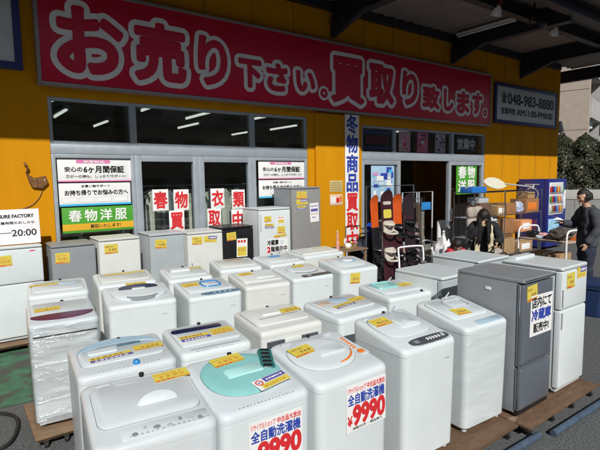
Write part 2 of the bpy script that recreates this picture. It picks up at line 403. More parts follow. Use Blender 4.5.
for x in (2.3, 6.35, 10.2, 13.4):
    bm = new(); ibeam(bm, (x, 4.62, 5.29), (x, YW-.003, 5.29), .2, .34)
    loft(bm, [[(x-.05, YW-.004, 5.12), (x-.05, YW-.9, 5.12), (x-.05, YW-.004, 4.85)], [(x+.05, YW-.004, 5.12), (x+.05, YW-.9, 5.12), (x+.05, YW-.004, 4.85)]])
    SP('cross_beam', bm, DARKST, can, smooth=0)
bm = new(); ibeam(bm, (16.72, 4.17, 5.30), (16.72, YW+3, 5.30), .2, .36); SP('end_beam', bm, DARKST, can, smooth=0)
bm = new(); ibeam(bm, (-4, 5.25, 5.33), (16.62, 5.25, 5.33), .16, .24); SP('long_beam', bm, DARKST, can, smooth=0)
bm = new(); ibeam(bm, (-4, 4.52, 5.32), (16.62, 4.52, 5.32), .18, .24); SP('long_beam', bm, DARKST, can, smooth=0)
bm = new(); box(bm, -4, 16.85, 4.06, 4.16, 5.475, 5.72, .01); SP('fascia', bm, DARKST, can, smooth=0)
bm = new(); box(bm, -4, 15.6, YW-.12, YW-.002, 5.34, 5.48); SP('wall_plate', bm, DARKST, can, smooth=0)
# lamps under the canopy
LP1, LP2 = (8.5, 5.12), (10.72, 5.12)
for i, (x, y, lab) in enumerate(((LP1[0], LP1[1], 'white spot lamp on a red stem nearer the big red sign'), (LP2[0], LP2[1], 'white spot lamp on a red stem above the phone number sign'))):
    t = thing('spot_lamp', lab, 'lamp', (x, y, 5.49))
    bm = new(); tube(bm, [(0, 0, -.05), (0, 0, -.2), (.0, .03, -.25)], .03); obj('stem', bm, mat('red_brown_stem', (.2, .02, .02), .5), t)
    bm = new(); prof = [(.03, 0), (.05, .03), (.09, .1), (.1, .18), (.095, .18), (.05, .1)]
    rings = [[(q*math.cos(a), q*math.sin(a), -h) for a in [2*math.pi*j/20 for j in range(20)]] for q, h in prof]
    loft(bm, rings); o = obj('lamp_head', bm, SIGNW, t, (.0, .03, -.24)); o.rotation_euler = (R(28), R(-15), 0)
t = thing('floodlight', 'black square floodlight hanging under the canopy between the spot lamps', 'lamp', (9.5, 5.0, 5.28))
bm = new(); tube(bm, [(0, 0, .21), (0, 0, -.12)], .02); tube(bm, [(-.16, 0, -.3), (-.16, 0, -.12), (.16, 0, -.12), (.16, 0, -.3)], .014); obj('bracket', bm, BLACK, t)
bm = new(); loft(bm, [[(x, -.06, z-.3) for x, z in rr(.2, .14, .02)], [(x, .02, z-.3) for x, z in rr(.3, .24, .02)], [(x, .06, z-.3) for x, z in rr(.3, .24, .02)]]); o = obj('lamp_head', bm, BLACK, t); o.rotation_euler = (R(-30), 0, R(20))
t = thing('tube_light', 'long unlit white tube light fixed beneath a canopy beam', 'lamp', (9.97, 6.35, 5.40))
bm = new(); box(bm, -.05, .05, -.75, .75, .0, .05, .01); obj('housing', bm, WHITE, t)
bm = new(); cyl(bm, (0, -.72, -.03), (0, .72, -.03), .018); obj('tube', bm, SIGNW, t)

# ------------------------------------------------------------------ signs
def sign(name, label, cat, x0, x1, z0, z1, y, th, face_m, frame_m=None, fw=.04, group=None):
    """flat sign facing -Y whose front is at y; returns the thing (origin at centre bottom, y)"""
    t = thing(name, label, cat, ((x0+x1)/2, y, z0), 0, group)
    W = (x1-x0)/2; Hh = z1-z0
    bm = new(); box(bm, -W, W, 0, th, 0, Hh, min(.003, th/3)); obj('panel', bm, face_m, t)
    if frame_m:
        bm = new()
        box(bm, -W-fw, -W, -.012, th+.005, -fw, Hh+fw, .003); box(bm, W, W+fw, -.012, th+.005, -fw, Hh+fw, .003)
        box(bm, -W, W, -.012, th+.005, Hh, Hh+fw, .003); box(bm, -W, W, -.012, th+.005, -fw, 0, .003)
        obj('frame', bm, frame_m, t)
    return t
def letters(t, items, y=-.0005, name='lettering'):
    """items: (text, x0,x1,z0,z1, mat, bev) relative to the sign"""
    ms = []; bm = new()
    for it in items:
        if it[5] not in ms: ms.append(it[5])
        text(bm, it[0], it[1], it[2], it[3], it[4], y, it[6] if len(it) > 6 else .02, ms.index(it[5]))
    return obj(name, bm, ms, t, smooth=0, fixn=False)
def patches(t, items, y=-.0005, name='printed_band'):
    ms = []; bm = new()
    for i, (xa, xb, za, zb, m, rad) in enumerate(items):
        if m not in ms: ms.append(m)
        pts = rr(xb-xa, zb-za, rad, 4, (xa+xb)/2, (za+zb)/2)
        yy = y-.0002*i
        loft(bm, [[(p[0], yy, p[1]) for p in pts], [(p[0], yy-.0008, p[1]) for p in pts]], ms.index(m))
    return obj(name, bm, ms, t, smooth=0)

big = sign('shop_sign', 'long crimson shop sign with fat white outlined lettering', 'sign', 1.13, 11.70, 3.44, 4.70, 7.27, .12, CRIM, mat('grey_sign_frame', (.33, .3, .3), .4, metal=.4), .045)
ox, oz = (1.13+11.70)/2, 3.44
CH = (('お',1.30,2.26,3.56,4.53),('売',2.34,3.22,3.56,4.50),('り',3.36,3.95,3.60,4.44),('下',4.10,4.62,3.64,4.18),('さ',4.66,5.18,3.63,4.18),('い',5.31,5.82,3.68,4.12),('。',5.90,6.12,3.62,3.84),
      ('買',6.16,7.12,3.55,4.52),('取',7.20,8.02,3.62,4.50),('り',8.22,8.80,3.66,4.46),('致',8.92,9.60,3.64,4.22),('し',9.70,10.14,3.64,4.22),('ま',10.22,10.80,3.62,4.22),('す',10.86,11.36,3.63,4.24),('。',11.36,11.58,3.62,3.84))
b1_, b2_ = new(), new()
for i, (c, xa, xb, za, zb) in enumerate(CH):
    k = .122 if xb-xa > .7 else (.10 if c != '。' else .065); kr = .042 if xb-xa > .7 else (.03 if c != '。' else .02); m_ = k*.58
    fat_text(b1_, c, xa+m_-ox, xb-m_-ox, za+m_-oz, zb-m_-oz, -.002, k, .004+.0015*(i % 2), 0, i)
    fat_text(b2_, c, xa+m_-ox, xb-m_-ox, za+m_-oz, zb-m_-oz, -.0095, kr, .003, 0, i+50)
obj('letter_outline', b1_, SIGNW, big, smooth=0, fixn=False); obj('letter_fill', b2_, CRIM, big, smooth=0, fixn=False)

FR = mat('blue_sign_frame', (.03, .035, .16), .4, var=.1)
SIGNG = mat('pale_grey_sign_face', (.6, .62, .65), .5, var=.05)
t = sign('phone_sign', 'blue framed white sign with the shop telephone number', 'sign', 12.15, 15.42, 3.62, 4.52, 7.34, .06, SIGNG, FR, .09)
letters(t, [('☎', -1.42, -1.16, .47, .74, BLACKP, .03), ('048-983-8880', -1.10, 1.50, .46, .74, BLACKP, .035), ('営業時間', -1.42, -.72, .17, .34, BLACKP, .03), ('AM11:00-PM8:00', -.62, 1.45, .17, .34, BLACKP, .035)])
t = sign('wall_sign', 'blue framed blank pale sign at the upper left of the wall', 'sign', -1.4, .84, 3.66, 5.0, 7.34, .06, SIGNG, FR, .09)
# posters in the left bay (hung on the outside of the glass)
GY = 7.452
def poster_warranty(x0, x1, lab):
    t = sign('poster', lab, 'poster', x0, x1, 2.09, 2.42, GY, .004, PAPER); W = (x1-x0)/2
    patches(t, [(-W*.52, W*.42, .265, .315, PINK, .024), (-W, W, .0, .018, PINK, .001)])
    letters(t, [('安心の', -W*.82, -W*.36, .145, .215, BLACKP, .03), ('6ヶ月間保証', -W*.32, W*.8, .13, .23, BLACKP, .04), ('万が一の時も、しっかりサポート!', -W*.8, W*.85, .055, .1, BLACKP, .015), ('家電製品', -W*.32, W*.25, .272, .308, PAPER, .02)], -.0016)
    return t
poster_warranty(1.28, 2.30, 'pink banded 6 month warranty poster in the left window, above the blue edged poster')
poster_warranty(4.60, 5.64, 'pink banded 6 month warranty poster in the window beside the pillar')
def poster_support(x0, x1, lab):
    t = sign('poster', lab, 'poster', x0, x1, 1.74, 2.07, GY, .004, PAPER); W = (x1-x0)/2
    patches(t, [(-W, W, 0, .03, CYAN, .001)]+[q for k in range(4) for q in ((-W*.94+k*W*.475, -W*.94+k*W*.475+W*.42, .05, .125, LGREY, .012), (-W*.93+k*W*.475, -W*.95+k*W*.475+W*.42, .054, .121, PAPER, .01))])
    letters(t, [('お買い物サポート', -W*.4, W*.4, .268, .305, BLACKP, .02), ('お持ち帰りでお悩みの方へ', -W*.85, W*.92, .155, .23, BLACKP, .03)], -.0034)
poster_support(1.28, 2.28, 'blue edged white support poster between the pink poster and the green one')
poster_support(4.60, 5.64, 'blue edged white support poster half hidden behind the grey fridge')
def poster_green(x0, x1, z0, z1, lab, rows):
    t = sign('poster', lab, 'poster', x0, x1, z0, z1, GY-.002, .004, GREENP); W = (x1-x0)/2; Hh = z1-z0
    return t, W, Hh
t, W, Hh = poster_green(1.30, 2.30, 1.35, 1.72, 'green spring clothing poster with yellow strip in the left window', 0)
patches(t, [(-W, W, .035, .13, mat('amber_print', (.7, .38, .02), .5), .001)])
letters(t, [(c, -W*.82+i*W*.43, -W*.82+i*W*.43+W*.34, .165, .33, PAPER, .02) for i, c in enumerate('春物洋服')]+[('買取いたします!', -W*.25, W*.62, .055, .108, BLACKP, .02)], -.0015)
t, W, Hh = poster_green(10.55, 11.45, 1.62, 2.40, 'green spring clothing poster on the right door leaf', 0)
letters(t, [('春', -.36, -.03, .42, .72, PAPER, .03), ('物', .04, .36, .42, .72, PAPER, .03), ('洋', -.36, -.03, .06, .36, PAPER, .03), ('服', .04, .36, .06, .36, PAPER, .03)])
for c, x0, z0, lab in (('春', 2.62, 1.61, 'red character paper at upper left of the left glass door'), ('物', 2.97, 1.60, 'red character paper at upper right of the left glass door'), ('買', 2.88, 1.26, 'red character paper lowest on the left glass door'),
                  ('衣', 3.63, 1.60, 'red character paper at upper left of the right glass door'), ('類', 4.04, 1.57, 'red character paper at upper right of the right glass door'), ('取', 3.56, 1.26, 'red character paper low at left of the right glass door'), ('中', 4.02, 1.22, 'red character paper lowest by the white double fridge on the right glass door')):
    t = sign('paper_sign', lab, 'paper sign', x0, x0+.26, z0, z0+.34, GY, .002, PAPER, None, group='red character papers on the glass doors')
    letters(t, [(c, -.105, .105, .04, .30, RED, .035)])
# banner on the pillar
t = sign('vertical_banner', 'tall white vertical banner with blue and red characters on the pillar', 'banner', 6.60, 6.99, .45, 3.38, YW-.085, .012, PAPER)
for_b = [(c, -.15, .15, 2.93-.40*(i+1)+.03, 2.93-.40*i-.02, BLUEP if i < 4 else RED, .035) for i, c in enumerate('冬物商品買取中')]
letters(t, for_b)
t = sign('notice', 'beige notice on the yellow pillar, above the pink one', 'notice', 6.20, 6.54, 1.81, 2.04, YW-.066, .004, mat('beige_paper', (.55, .45, .2), .6)); patches(t, [(-.14, .14, .04+.045*k, .06+.045*k, mat('faded_ink', (.4, .28, .1), .6), .001) for k in range(4)])
t = sign('notice', 'pale pink notice on the yellow pillar, below the beige one', 'notice', 6.20, 6.54, 1.54, 1.76, YW-.066, .004, mat('pink_paper', (.72, .5, .36), .6)); patches(t, [(-.15, -.02, .04, .18, PAPER, .005), (.0, .08, .05, .15, RED, .02), (.09, .15, .07, .18, ORANGE, .01)])
# right bay posters
def rand_poster(lab, x0, x1, z0, z1, base, cols, y=GY, n=18):
    t = sign('poster', lab, 'poster', x0, x1, z0, z1, y, .004, base); W = (x1-x0)/2; Hh = z1-z0
    it = []
    for k in range(n):
        a, b = random.uniform(-W*.9, W*.5), random.uniform(.03, Hh*.8); ww, hh = random.uniform(.1, .4)*W, random.uniform(.06, .2)*Hh
        it.append((a, min(a+ww*1.5, W*.95), b, min(b+hh, Hh*.97), random.choice(cols), .008))
    patches(t, it); return t
rand_poster('colourful blue and pink photo poster on the left entrance door leaf', 7.48, 8.22, 1.55, 2.38, mat('pale_blue_paper', (.35, .52, .68), .5), [PAPER, CYAN, PINK, BLUEP, SKYB, PAPER], n=26)
for i, (x, m, lab) in enumerate(((8.36, PAPER, 'pale poster above the entrance, leftmost of three'), (9.0, PINK, 'pink poster above the entrance, middle of three'), (9.67, LGREY, 'greyish poster above the entrance, rightmost of three'))):
    rand_poster(lab, x, x+.40, 2.67, 3.14, mat('poster_base_%s' % 'abc'[i], [(.4, .3, .3), (.45, .12, .2), (.3, .28, .32)][i], .5), [RED, PINK, LGREY, BLACKP, PAPER][i:i+3]+[DGREY], n=12)
t = sign('window_sign', 'black window sign with white characters above the right door leaf', 'sign', 10.5, 11.38, 2.72, 3.12, GY, .006, BLACKP)
letters(t, [('営業中', -.36, .38, .07, .33, LGREY, .03)])
t = sign('message_display', 'dark electronic message display above the left entrance door leaf', 'display', 7.22, 8.12, 2.68, 3.12, GY, .03, BLACK, None)
patches(t, [(-.42, .42, .38, .40, BLUEP, .002), (-.42, .42, .05, .07, BLUEP, .002), (-.36, .3, .14, .32, mat('dim_red_display', (.08, .01, .015), .4), .01)])
# opening hours board on top of the white two door fridge
t = sign('hours_board', 'white opening hours board standing on the leftmost white fridge', 'sign', .2, .935, 1.325, 1.76, 6.86, .02, SIGNW)
letters(t, [('TREASURE FACTORY', -.20, .305, .33, .37, BLACKP, .05), ('当店の営業時間のおしらせ', -.24, .31, .25, .285, BLACKP, .02), ('11:00─20:00', -.33, .325, .10, .18, BLACKP, .015)])
t.rotation_euler = (R(-4), 0, 0)
# broken wall lamp with cable
t = thing('wall_bracket', 'rusty broken lamp bracket with dangling cable on the left wall', 'bracket', (1.02, YW, 2.1))
bm = new(); pts = [(-.14, .12), (-.05, .05), (.1, .08), (.13, -.02), (.05, -.1), (-.08, -.08), (-.11, 0)]
loft(bm, [[(x, -.004, z) for x, z in pts], [(x*.9, -.05, z*.9) for x, z in pts]]); tube(bm, smooth_path([(-.13, -.02, .12), (-.12, -.06, .2), (-.16, -.05, .26)], 4), .012)
obj('plate', bm, mat('rusty_metal', (.16, .07, .02), .8, var=.6, scale=40, col2=(.6, .45, .25), thr=.58), t)
bm = new(); tube(bm, smooth_path([(.05, -.012, -.1), (0, -.012, -.22), (-.12, -.012, -.33), (-.35, -.012, -.38), (-.7, -.012, -.33), (-1.1, -.012, -.32)], 6), .006); obj('cable', bm, mat('brown_cable', (.25, .12, .03), .6), t)
# bent grey bracket at the right wall corner
t = thing('wall_lamp', 'grey floodlight on a bent arm at the right wall corner', 'lamp', (15.82, YW+.1, 3.5))
bm = new(); tube(bm, smooth_path([(0, 0, -.15), (.25, 0, -.25), (.5, 0, -.15), (.6, 0, -.05)], 5), .025); box(bm, -.02, .01, -.08, .08, -.25, .3, .004); obj('arm', bm, DGREY, t)
bm = new(); box(bm, .0, .36, -.12, .12, .05, .18, .02, rot=Matrix.Rotation(R(60), 3, 'Y')); obj('lamp_head', bm, LGREY, t)

# ------------------------------------------------------------------ appliances
def sticker(parent, kind, P, w, h, name='price_sticker'):
    """thin printed paper; P(a,b,h) maps sticker coordinates (centre 0,0) to the thing's space"""
    bm = new(); ms = [YSTICK, OSTICK, INK, PSTICK, PAPER, RED]
    def pad(a0, a1, c0, c1, h0, h1, mi):
        q = [(a0, c0), (a1, c0), (a1, c1), (a0, c1)]
        loft(bm, [[P(a, c, h0) for a, c in q], [P(a, c, h1) for a, c in q]], mi)
    W, H = w/2, h/2
    def marks(a0, a1, c, hh, mi, n):
        x = a0
        for k in range(n):
            ww = (a1-a0)/n; 
            if x+ww*.8 <= a1+1e-6: pad(x, x+ww*random.uniform(.5, .8), c, c+hh*random.uniform(.75, 1), .0012, .0016, mi)
            x += ww
    if kind == 'yellow':
        pad(-W, W, -H, H, 0, .001, 0); pad(-W, W, -H*.98, -H*.66, .001, .0013, 1)
        v_ = random.random(); marks(-W*.85, W*(.1+.6*v_), H*.35, H*.3, 2 if v_ < .6 else 1, 4+int(4*v_)); marks(-W*(.1+.6*v_), W*.85, -H*.4, H*(.4+.25*v_), 2 if v_ < .75 else 1, 3+int(2*v_)); marks(-W*.9, W*.2, -H*.93, H*.2, 5, 4)
    elif kind == 'duo':     # yellow over violet band
        pad(-W, W, -H, H, 0, .001, 0); pad(-W, W, -H, -H*.1, .001, .0013, 3); marks(-W*.9, W*.7, H*.25, H*.5, 2, 6); marks(-W*.8, W*.8, -H*.8, H*.45, 4, 7)
    elif kind == 'violet':  # violet over yellow
        pad(-W, W, -H, H, 0, .001, 0); pad(-W*.3, W, -H*.02, H, .001, .0013, 3); marks(-W*.2, W*.9, H*.25, H*.5, 4, 6); marks(-W*.85, W*.6, -H*.7, H*.4, 1, 5)
    elif kind == 'round':   # white with red ring, violet and yellow
        pad(-W, W, -H, H, 0, .001, 4); pad(-W*.35, W, H*.05, H*.95, .001, .0013, 3); pad(-W*.75, W, -H*.95, -H*.05, .001, .0013, 0)
        n = 18; c0 = (-W*.68, H*.35); ra, rb = H*.52, H*.36
        for k in range(n):
            t0, t1 = 2*math.pi*k/n, 2*math.pi*(k+1)/n
            q = [(c0[0]+ra*math.cos(t0), c0[1]+ra*math.sin(t0)), (c0[0]+ra*math.cos(t1), c0[1]+ra*math.sin(t1)), (c0[0]+rb*math.cos(t1), c0[1]+rb*math.sin(t1)), (c0[0]+rb*math.cos(t0), c0[1]+rb*math.sin(t0))]
            loft(bm, [[P(a, c, .0012) for a, c in q], [P(a, c, .0018) for a, c in q]], 5)
        pad(c0[0]-ra*.5, c0[0]+ra*.5, c0[1]-ra*.15, c0[1]+ra*.15, .0012, .0018, 3); marks(-W*.2, W*.9, H*.35, H*.3, 4, 6); marks(-W*.6, W*.8, -H*.7, H*.35, 1, 6)
    elif kind == 'white':
        pad(-W, W, -H, H, 0, .001, 4); marks(-W*.8, W*.8, H*.6, H*.18, 3, 6); pad(-W*.8, W*.8, H*.1, H*.4, .001, .0014, 3); marks(-W*.8, W*.7, -H*.2, H*.12, 2, 6); marks(-W*.5, W*.3, -H*.6, H*.2, 3, 3)
    elif kind == 'whitered':
        pad(-W, W, -H, H, 0, .001, 4); marks(-W*.8, W*.8, H*.55, H*.3, 5, 3); pad(-W*.85, W*.85, -H*.9, H*.1, .001, .0013, 0); marks(-W*.7, W*.7, -H*.4, H*.35, 1, 3)
    elif kind == 'strip':
        pad(-W, W, -H, H, 0, .001, 0); pad(-W, -W*.1, -H, H*.1, .001, .0013, 1); marks(-W*.9, W*.9, -H*.4, H*.6, 2, 9)
    return obj(name, bm, ms, parent, smooth=0)

def front_sticker(t, kind, x, z, w, h, y, rot=0):
    rot += random.uniform(-4, 4); c, s = math.cos(R(rot)), math.sin(R(rot))
    return sticker(t, kind, lambda a, b, hh: (x+a*c-b*s, y-.0006-hh, z+a*s+b*c), w, h)

def price_sign(t, x, z, w, h, y, lines, rot=0):
    P = t
    bm = new(); W, H = w/2, h/2; M_ = Matrix.Rotation(R(rot), 3, 'Y')
    pp = [Vector((a, 0, b)) for a, b in ((-W, -H), (W, -H), (W, H), (-W, H))]
    o0 = Vector((x, y-.0008, z))
    loft(bm, [[o0+M_ @ q for q in pp], [o0+M_ @ q-Vector((0, .001, 0)) for q in pp]])
    s = obj('price_sign', bm, PAPER, t, smooth=0)
    ms = []; b2 = new()
    for (txt, a0, a1, c0, c1, m, bev) in lines:
        if m not in ms: ms.append(m)
        text(b2, txt, a0*W, a1*W, c0*H, c1*H, 0, bev, ms.index(m), .0006, P=lambda a, b, hh: tuple(o0+M_ @ Vector((a, 0, b))-Vector((0, .0013+hh, 0))))
    obj('lettering', b2, ms, s, smooth=0, fixn=False)
    return s

WG = 'washing machines packed in rows in front of the shop'
class Washer:
    def __init__(s, label, x0, x1, yf, rz=0, zf=.83, zb=.90, d=.53, base=.12, body=WHITE, top=WHITE, name='washing_machine', taper=.012, rad=.045, cover_h=.05):
        s.w = x1-x0; s.d = d; s.zf, s.zb = zf, zb; w = s.w
        c = Vector(((x0+x1)/2, yf, 0)) + Matrix.Rotation(R(rz), 3, 'Z') @ Vector((0, d/2, 0))
        s.t = thing(name, label, 'washing machine', (c.x, c.y, base), rz, WG)
        zc = zf-cover_h; bm = new(); rings = []
        for ins, z in ((taper+.01, .028), (taper, .04), (taper, .07), (taper*.6, .3), (.001, zc-.02), (.0012, zc-.002), (.004, zc)):
            rings.append([(a, b, z) for a, b in rr(w-2*ins, d-2*ins, rad)])
        loft(bm, rings); s.body = obj('body', bm, body, s.t, smooth=30)
        for sx in (-1, 1):
            for sy in (-1, 1):
                bm = new(); cyl(bm, (sx*(w/2-.06), sy*(d/2-.06), 0), (sx*(w/2-.06), sy*(d/2-.06), .032), .022, .018, 10); obj('foot', bm, LGREY if sy < 0 else RUBBER, s.t)
        bm = new(); rings = []
        for ins, fn in ((.004, lambda b: zc+.0008), (.0005, lambda b: zc+.0025), (0, lambda b: s.dz(b)-.03), (.004, lambda b: s.dz(b)-.014), (.014, lambda b: s.dz(b)-.004), (.03, lambda b: s.dz(b))):
            rings.append([(a, b, fn(b)) for a, b in rr(w-2*ins, d-2*ins, max(.02, rad-ins*.3))])
        loft(bm, rings); s.cover = obj('top_cover', bm, top, s.t, smooth=35)
        bm = new(); ix = w*.05; cyl(bm, (ix, d/2-.03, s.dz(d/2)-.008), (ix, d/2-.03, s.dz(d/2)+.006), .013, .012, 12); cyl(bm, (ix, d/2-.03, s.dz(d/2)+.006), (ix, d/2-.03, s.dz(d/2)+.012), .015, .013, 12); obj('water_inlet', bm, BLACK, s.t)
    def dz(s, y):      # height of the sloping deck at local y
        return s.zf + (s.zb-s.zf)*(y/s.d+.5)
    def P(s, a, b, h=0): return (a, b, s.dz(b)+h)
    def pad(s, pts, h0, h1, m, name, soft=.006, parent=None, dome=0):
        bm = new(); cx = sum(p[0] for p in pts)/len(pts); cy = sum(p[1] for p in pts)/len(pts)
        def sc_(k): return [(cx+(a-cx)*k, cy+(b-cy)*k) for a, b in pts]
        R_ = max(math.hypot(a-cx, b-cy) for a, b in pts); k1 = 1-soft/R_
        rings = [[s.P(a, b, h0) for a, b in pts], [s.P(a, b, h0+(h1-h0)*.6) for a, b in pts], [s.P(a, b, h1) for a, b in sc_(k1)]]
        if dome:
            for q in (.8, .55, .3, .1): rings.append([s.P(a, b, h1+dome*(1-q*q)) for a, b in sc_(k1*q)])
        loft(bm, rings); return obj(name, bm, m, parent or s.t, smooth=35)
    def gap(s, pts):
        cx = sum(p[0] for p in pts)/len(pts); cy = sum(p[1] for p in pts)/len(pts); k = 1.012
        q = [(cx+(a-cx)*k, cy+(b-cy)*k) for a, b in pts]; bm = new(); loft(bm, [[s.P(a, b, h) for a, b in q] for h in (-.002, .0012)]); obj('lid_seam', bm, MGREY, s.t, smooth=0)
    def rect(s, name, m, u, v, w, h, h0=-.002, h1=.012, rad=.02, soft=.006, rot=0, dome=0, parent=None):
        c, q = math.cos(R(rot)), math.sin(R(rot)); cx, cy = u*s.w, (v-.5)*s.d
        pts = [(cx+a*c-b*q, cy+a*q+b*c) for a, b in rr(w*s.w, h*s.d, rad)]
        if name == 'lid': s.gap(pts)
        return s.pad(pts, h0, h1, m, name, soft, parent, dome)
    def oval(s, name, m, u, v, w, h, h0=-.002, h1=.012, soft=.008, n=40, dome=0, pw=2.0, parent=None):
        cx, cy = u*s.w, (v-.5)*s.d; pts = []
        for k in range(n):
            a = 2*math.pi*k/n; c, q = math.cos(a), math.sin(a)
            pts.append((cx+w*s.w/2*math.copysign(abs(c)**(2/pw), c), cy+h*s.d/2*math.copysign(abs(q)**(2/pw), q)))
        if name == 'lid': s.gap(pts)
        return s.pad(pts, h0, h1, m, name, soft, parent, dome)
    def crescent(s, name, m, u, v, w, up, dn, h0, h1, n=20):
        """shape between an upper and a lower arc of height up / dn"""
        cx, cy = u*s.w, (v-.5)*s.d; W = w*s.w/2
        top = [(cx-W*math.cos(math.pi*k/n), cy+up*s.d*math.sin(math.pi*k/n)) for k in range(n+1)]
        bot = [(cx+W*math.cos(math.pi*k/n), cy+dn*s.d*math.sin(math.pi*k/n)) for k in range(1, n)]
        bm = new(); pts = top[::-1]+bot[::-1]
        loft(bm, [[s.P(a, b, h0) for a, b in pts], [s.P(a, b, h1) for a, b in pts]]); return obj(name, bm, m, s.t, smooth=0)
    def ring(s, name, m, u, v, w, h, rad, h0, th, shape='rect'):
        cx, cy = u*s.w, (v-.5)*s.d
        pts = rr(w*s.w, h*s.d, rad if shape == 'rect' else min(w*s.w, h*s.d)/2-.001, 7)
        if shape == 'oval': pts = [(w*s.w/2*math.cos(2*math.pi*k/36), h*s.d/2*math.sin(2*math.pi*k/36)) for k in range(36)]
        bm = new(); tube(bm, [s.P(cx+a, cy+b, h0) for a, b in pts], th, 6, closed=True); return obj(name, bm, m, s.t)
    def arc(s, name, m, u, v, rw, rh, a0, a1, wd, h0, h1, n=20):
        bm = new(); cx, cy = u*s.w, (v-.5)*s.d
        q = [R(a0+(a1-a0)*k/n) for k in range(n+1)]; taper = lambda k: wd*(.35+.65*math.sin(math.pi*k/n))
        o_ = [(cx+(rw*s.w+taper(k))*math.cos(a), cy+(rh*s.d+taper(k))*math.sin(a)) for k, a in enumerate(q)]
        i_ = [(cx+rw*s.w*math.cos(a), cy+rh*s.d*math.sin(a)) for a in q]; pts = o_+i_[::-1]
        loft(bm, [[s.P(a, b, h0) for a, b in pts], [s.P(a, b, h1) for a, b in pts]]); return obj(name, bm, m, s.t, smooth=0)
    def stick(s, kind, u, v, w, h, rot=0, hh=.0135):
        c, q = math.cos(R(rot)), math.sin(R(rot)); cx, cy = u*s.w, (v-.5)*s.d
        return sticker(s.t, kind, lambda a, b, h_: s.P(cx+a*c-b*q, cy+a*q+b*c, hh+h_), w*s.w, h*s.d)
    def buttons(s, parent, m, u0, u1, v, n, w, h, hh, rot=0):
        for k in range(n):
            uu = u0+(u1-u0)*k/max(1, n-1); s.rect('button', m, uu, v, w, h, hh-.001, hh+.003, .003, .001, rot, parent=parent)
    def badge(s, u=.30, z=.13, w=.055):
        bm = new(); yy = -s.d/2-.0005
        for k in range(5): box(bm, u*s.w+w*(k/5-.5), u*s.w+w*(k/5-.5)+w*.14, yy-.0015, yy+.003, s.zf-z-.004*(k % 2), s.zf-z+.009, .0005)
        obj('badge', bm, LGREY, s.t, smooth=0)
    def cable(s):
        d, w = s.d, s.w; z = s.dz(d/2); bm = new()
        tube(bm, smooth_path([(w*.3, d/2+.01, .3), (w*.32, d/2+.03, z-.1), (w*.3, d/2-.01, z+.02), (w*.22, d/2-.03, z+.012), (w*.1, d/2-.0, z-.06)], 5), .006); obj('power_cable', bm, LGREY, s.t)
    def film(s, z0=.02, z1=None, seed=0, m=None):
        rnd = random.Random(seed); bm = new(); rings = []; w, d = s.w+.016, s.d+.016; top = z1 or s.zf-.01
        n = 14
        for k in range(n+1):
            z = z0+(top-z0)*k/n
            rings.append([(a*(1+.006*math.sin(9*z+5*b+seed)), b*(1+.006*math.sin(14*z+7*a)), z+(.02*math.sin(6*a+seed) if 0 < k < n else 0)) for a, b in rr(w, d, .05, 6)])
        loft(bm, rings, cap=False); return obj('stretch_film', bm, m or FILM, s.t, smooth=80)

LD = .012
# ---- front row
a = Washer('pearl white washing machine with half dome lid handle, nearest the left front corner', .42, .98, 2.02, -6, body=PEARL, top=PEARL, zb=.93, rad=.05)
a.rect('lid', PEARL, 0, .56, .86, .62, -.004, .016, .05, .02)
bm = new(); cx, cy = a.w*.09, -.05*a.d; n = 18; prof = []
for k in range(9):
    q = k/8; prof.append([(cx+(.105-.02*q*q)*math.cos(math.pi*j/n), cy+.085*math.sin(math.pi*j/n)*(1-.45*q)-.02*q, a.dz(cy)+.014+.04*math.sin(q*math.pi/2)*math.sin(math.pi*j/n)**.6) for j in range(n+1)])
loft(bm, prof, cap=True); obj('lid_handle', bm, WHITE, a.t, smooth=60)
pn = a.rect('control_panel', COOL, .08, .13, .74, .15, 0, .004, .012, .003)
for k, (uu, ww) in enumerate(((-.18, .05), (-.09, .03), (.0, .06), (.1, .05), (.2, .03), (.28, .06), (.36, .04))):
    a.oval('button', LGREY if k % 2 else MGREY, uu, .12+.025*((k*5) % 3-1), ww, .05, .003, .006, .002, 16, parent=pn)
a.stick('yellow', .30, .80, .34, .15, 3, .0165); a.rect('label_plate', LGREY, -.08, .83, .26, .05, .015, .0165, .004, .001)
a2 = Washer('white washing machine with teal oval lid and price sign', .99, 1.53, 1.98, -1, zb=.93, body=WHITE, top=COOL, rad=.05)
a2.oval('lid', TEAL, .0, .56, .84, .74, -.004, .016, .02, dome=.006, pw=2.3)
a2.rect('lid_handle', TEAL2, .02, .55, .42, .15, .016, .027, .012, .008)
pn = a2.rect('control_panel', DTEAL, .36, .66, .16, .40, .006, .024, .02, .006, -24)
for k in range(5):
    tt = -.085+.042*k; a2.rect('button', BLACK, .36+.407*tt/a2.w, .66+.914*tt/a2.d, .10, .042, .024, .029, .004, .002, -24, parent=pn)
a2.stick('yellow', -.05, .80, .36, .16, 4, .0235); a2.stick('round', .18, .26, .40, .17, 9, .0235)
HEAD = [('リサイクルショップ', -.93, -.05, .66, .9, RED, .02), ('中古品大放出', .02, .93, .66, .9, RED, .03), ('全自動洗濯機', -.92, .92, .14, .6, BLUEP, .035), ('¥', -.94, -.72, -.72, -.3, RED, .03), ('9990', -.66, .93, -.74, .06, RED, .05), ('保証付き・現品限り', -.7, .8, -.93, -.82, BLACKP, .02)]
price_sign(a2.t, .035, .625, .33, .26, -a2.d/2-.0005, HEAD, 1)
a3 = Washer('white washing machine with orange lid arc and a big 9990 yen price sign', 1.57, 2.13, 1.96, 0, zb=.92, rad=.055)
a3.oval('lid', WHITE, -.05, .55, .80, .70, -.003, .010, .012, dome=.006, pw=2.2)
a3.rect('lid_handle', PEARL, .06, .53, .36, .17, .013, .026, .012, .008)
a3.arc('lid_trim', ORANGE, -.05, .55, .365, .29, -82, -18, .012, .0105, .017)
a3.rect('label_plate', LGREY, -.05, .90, .62, .08, .001, .004, .006, .002)
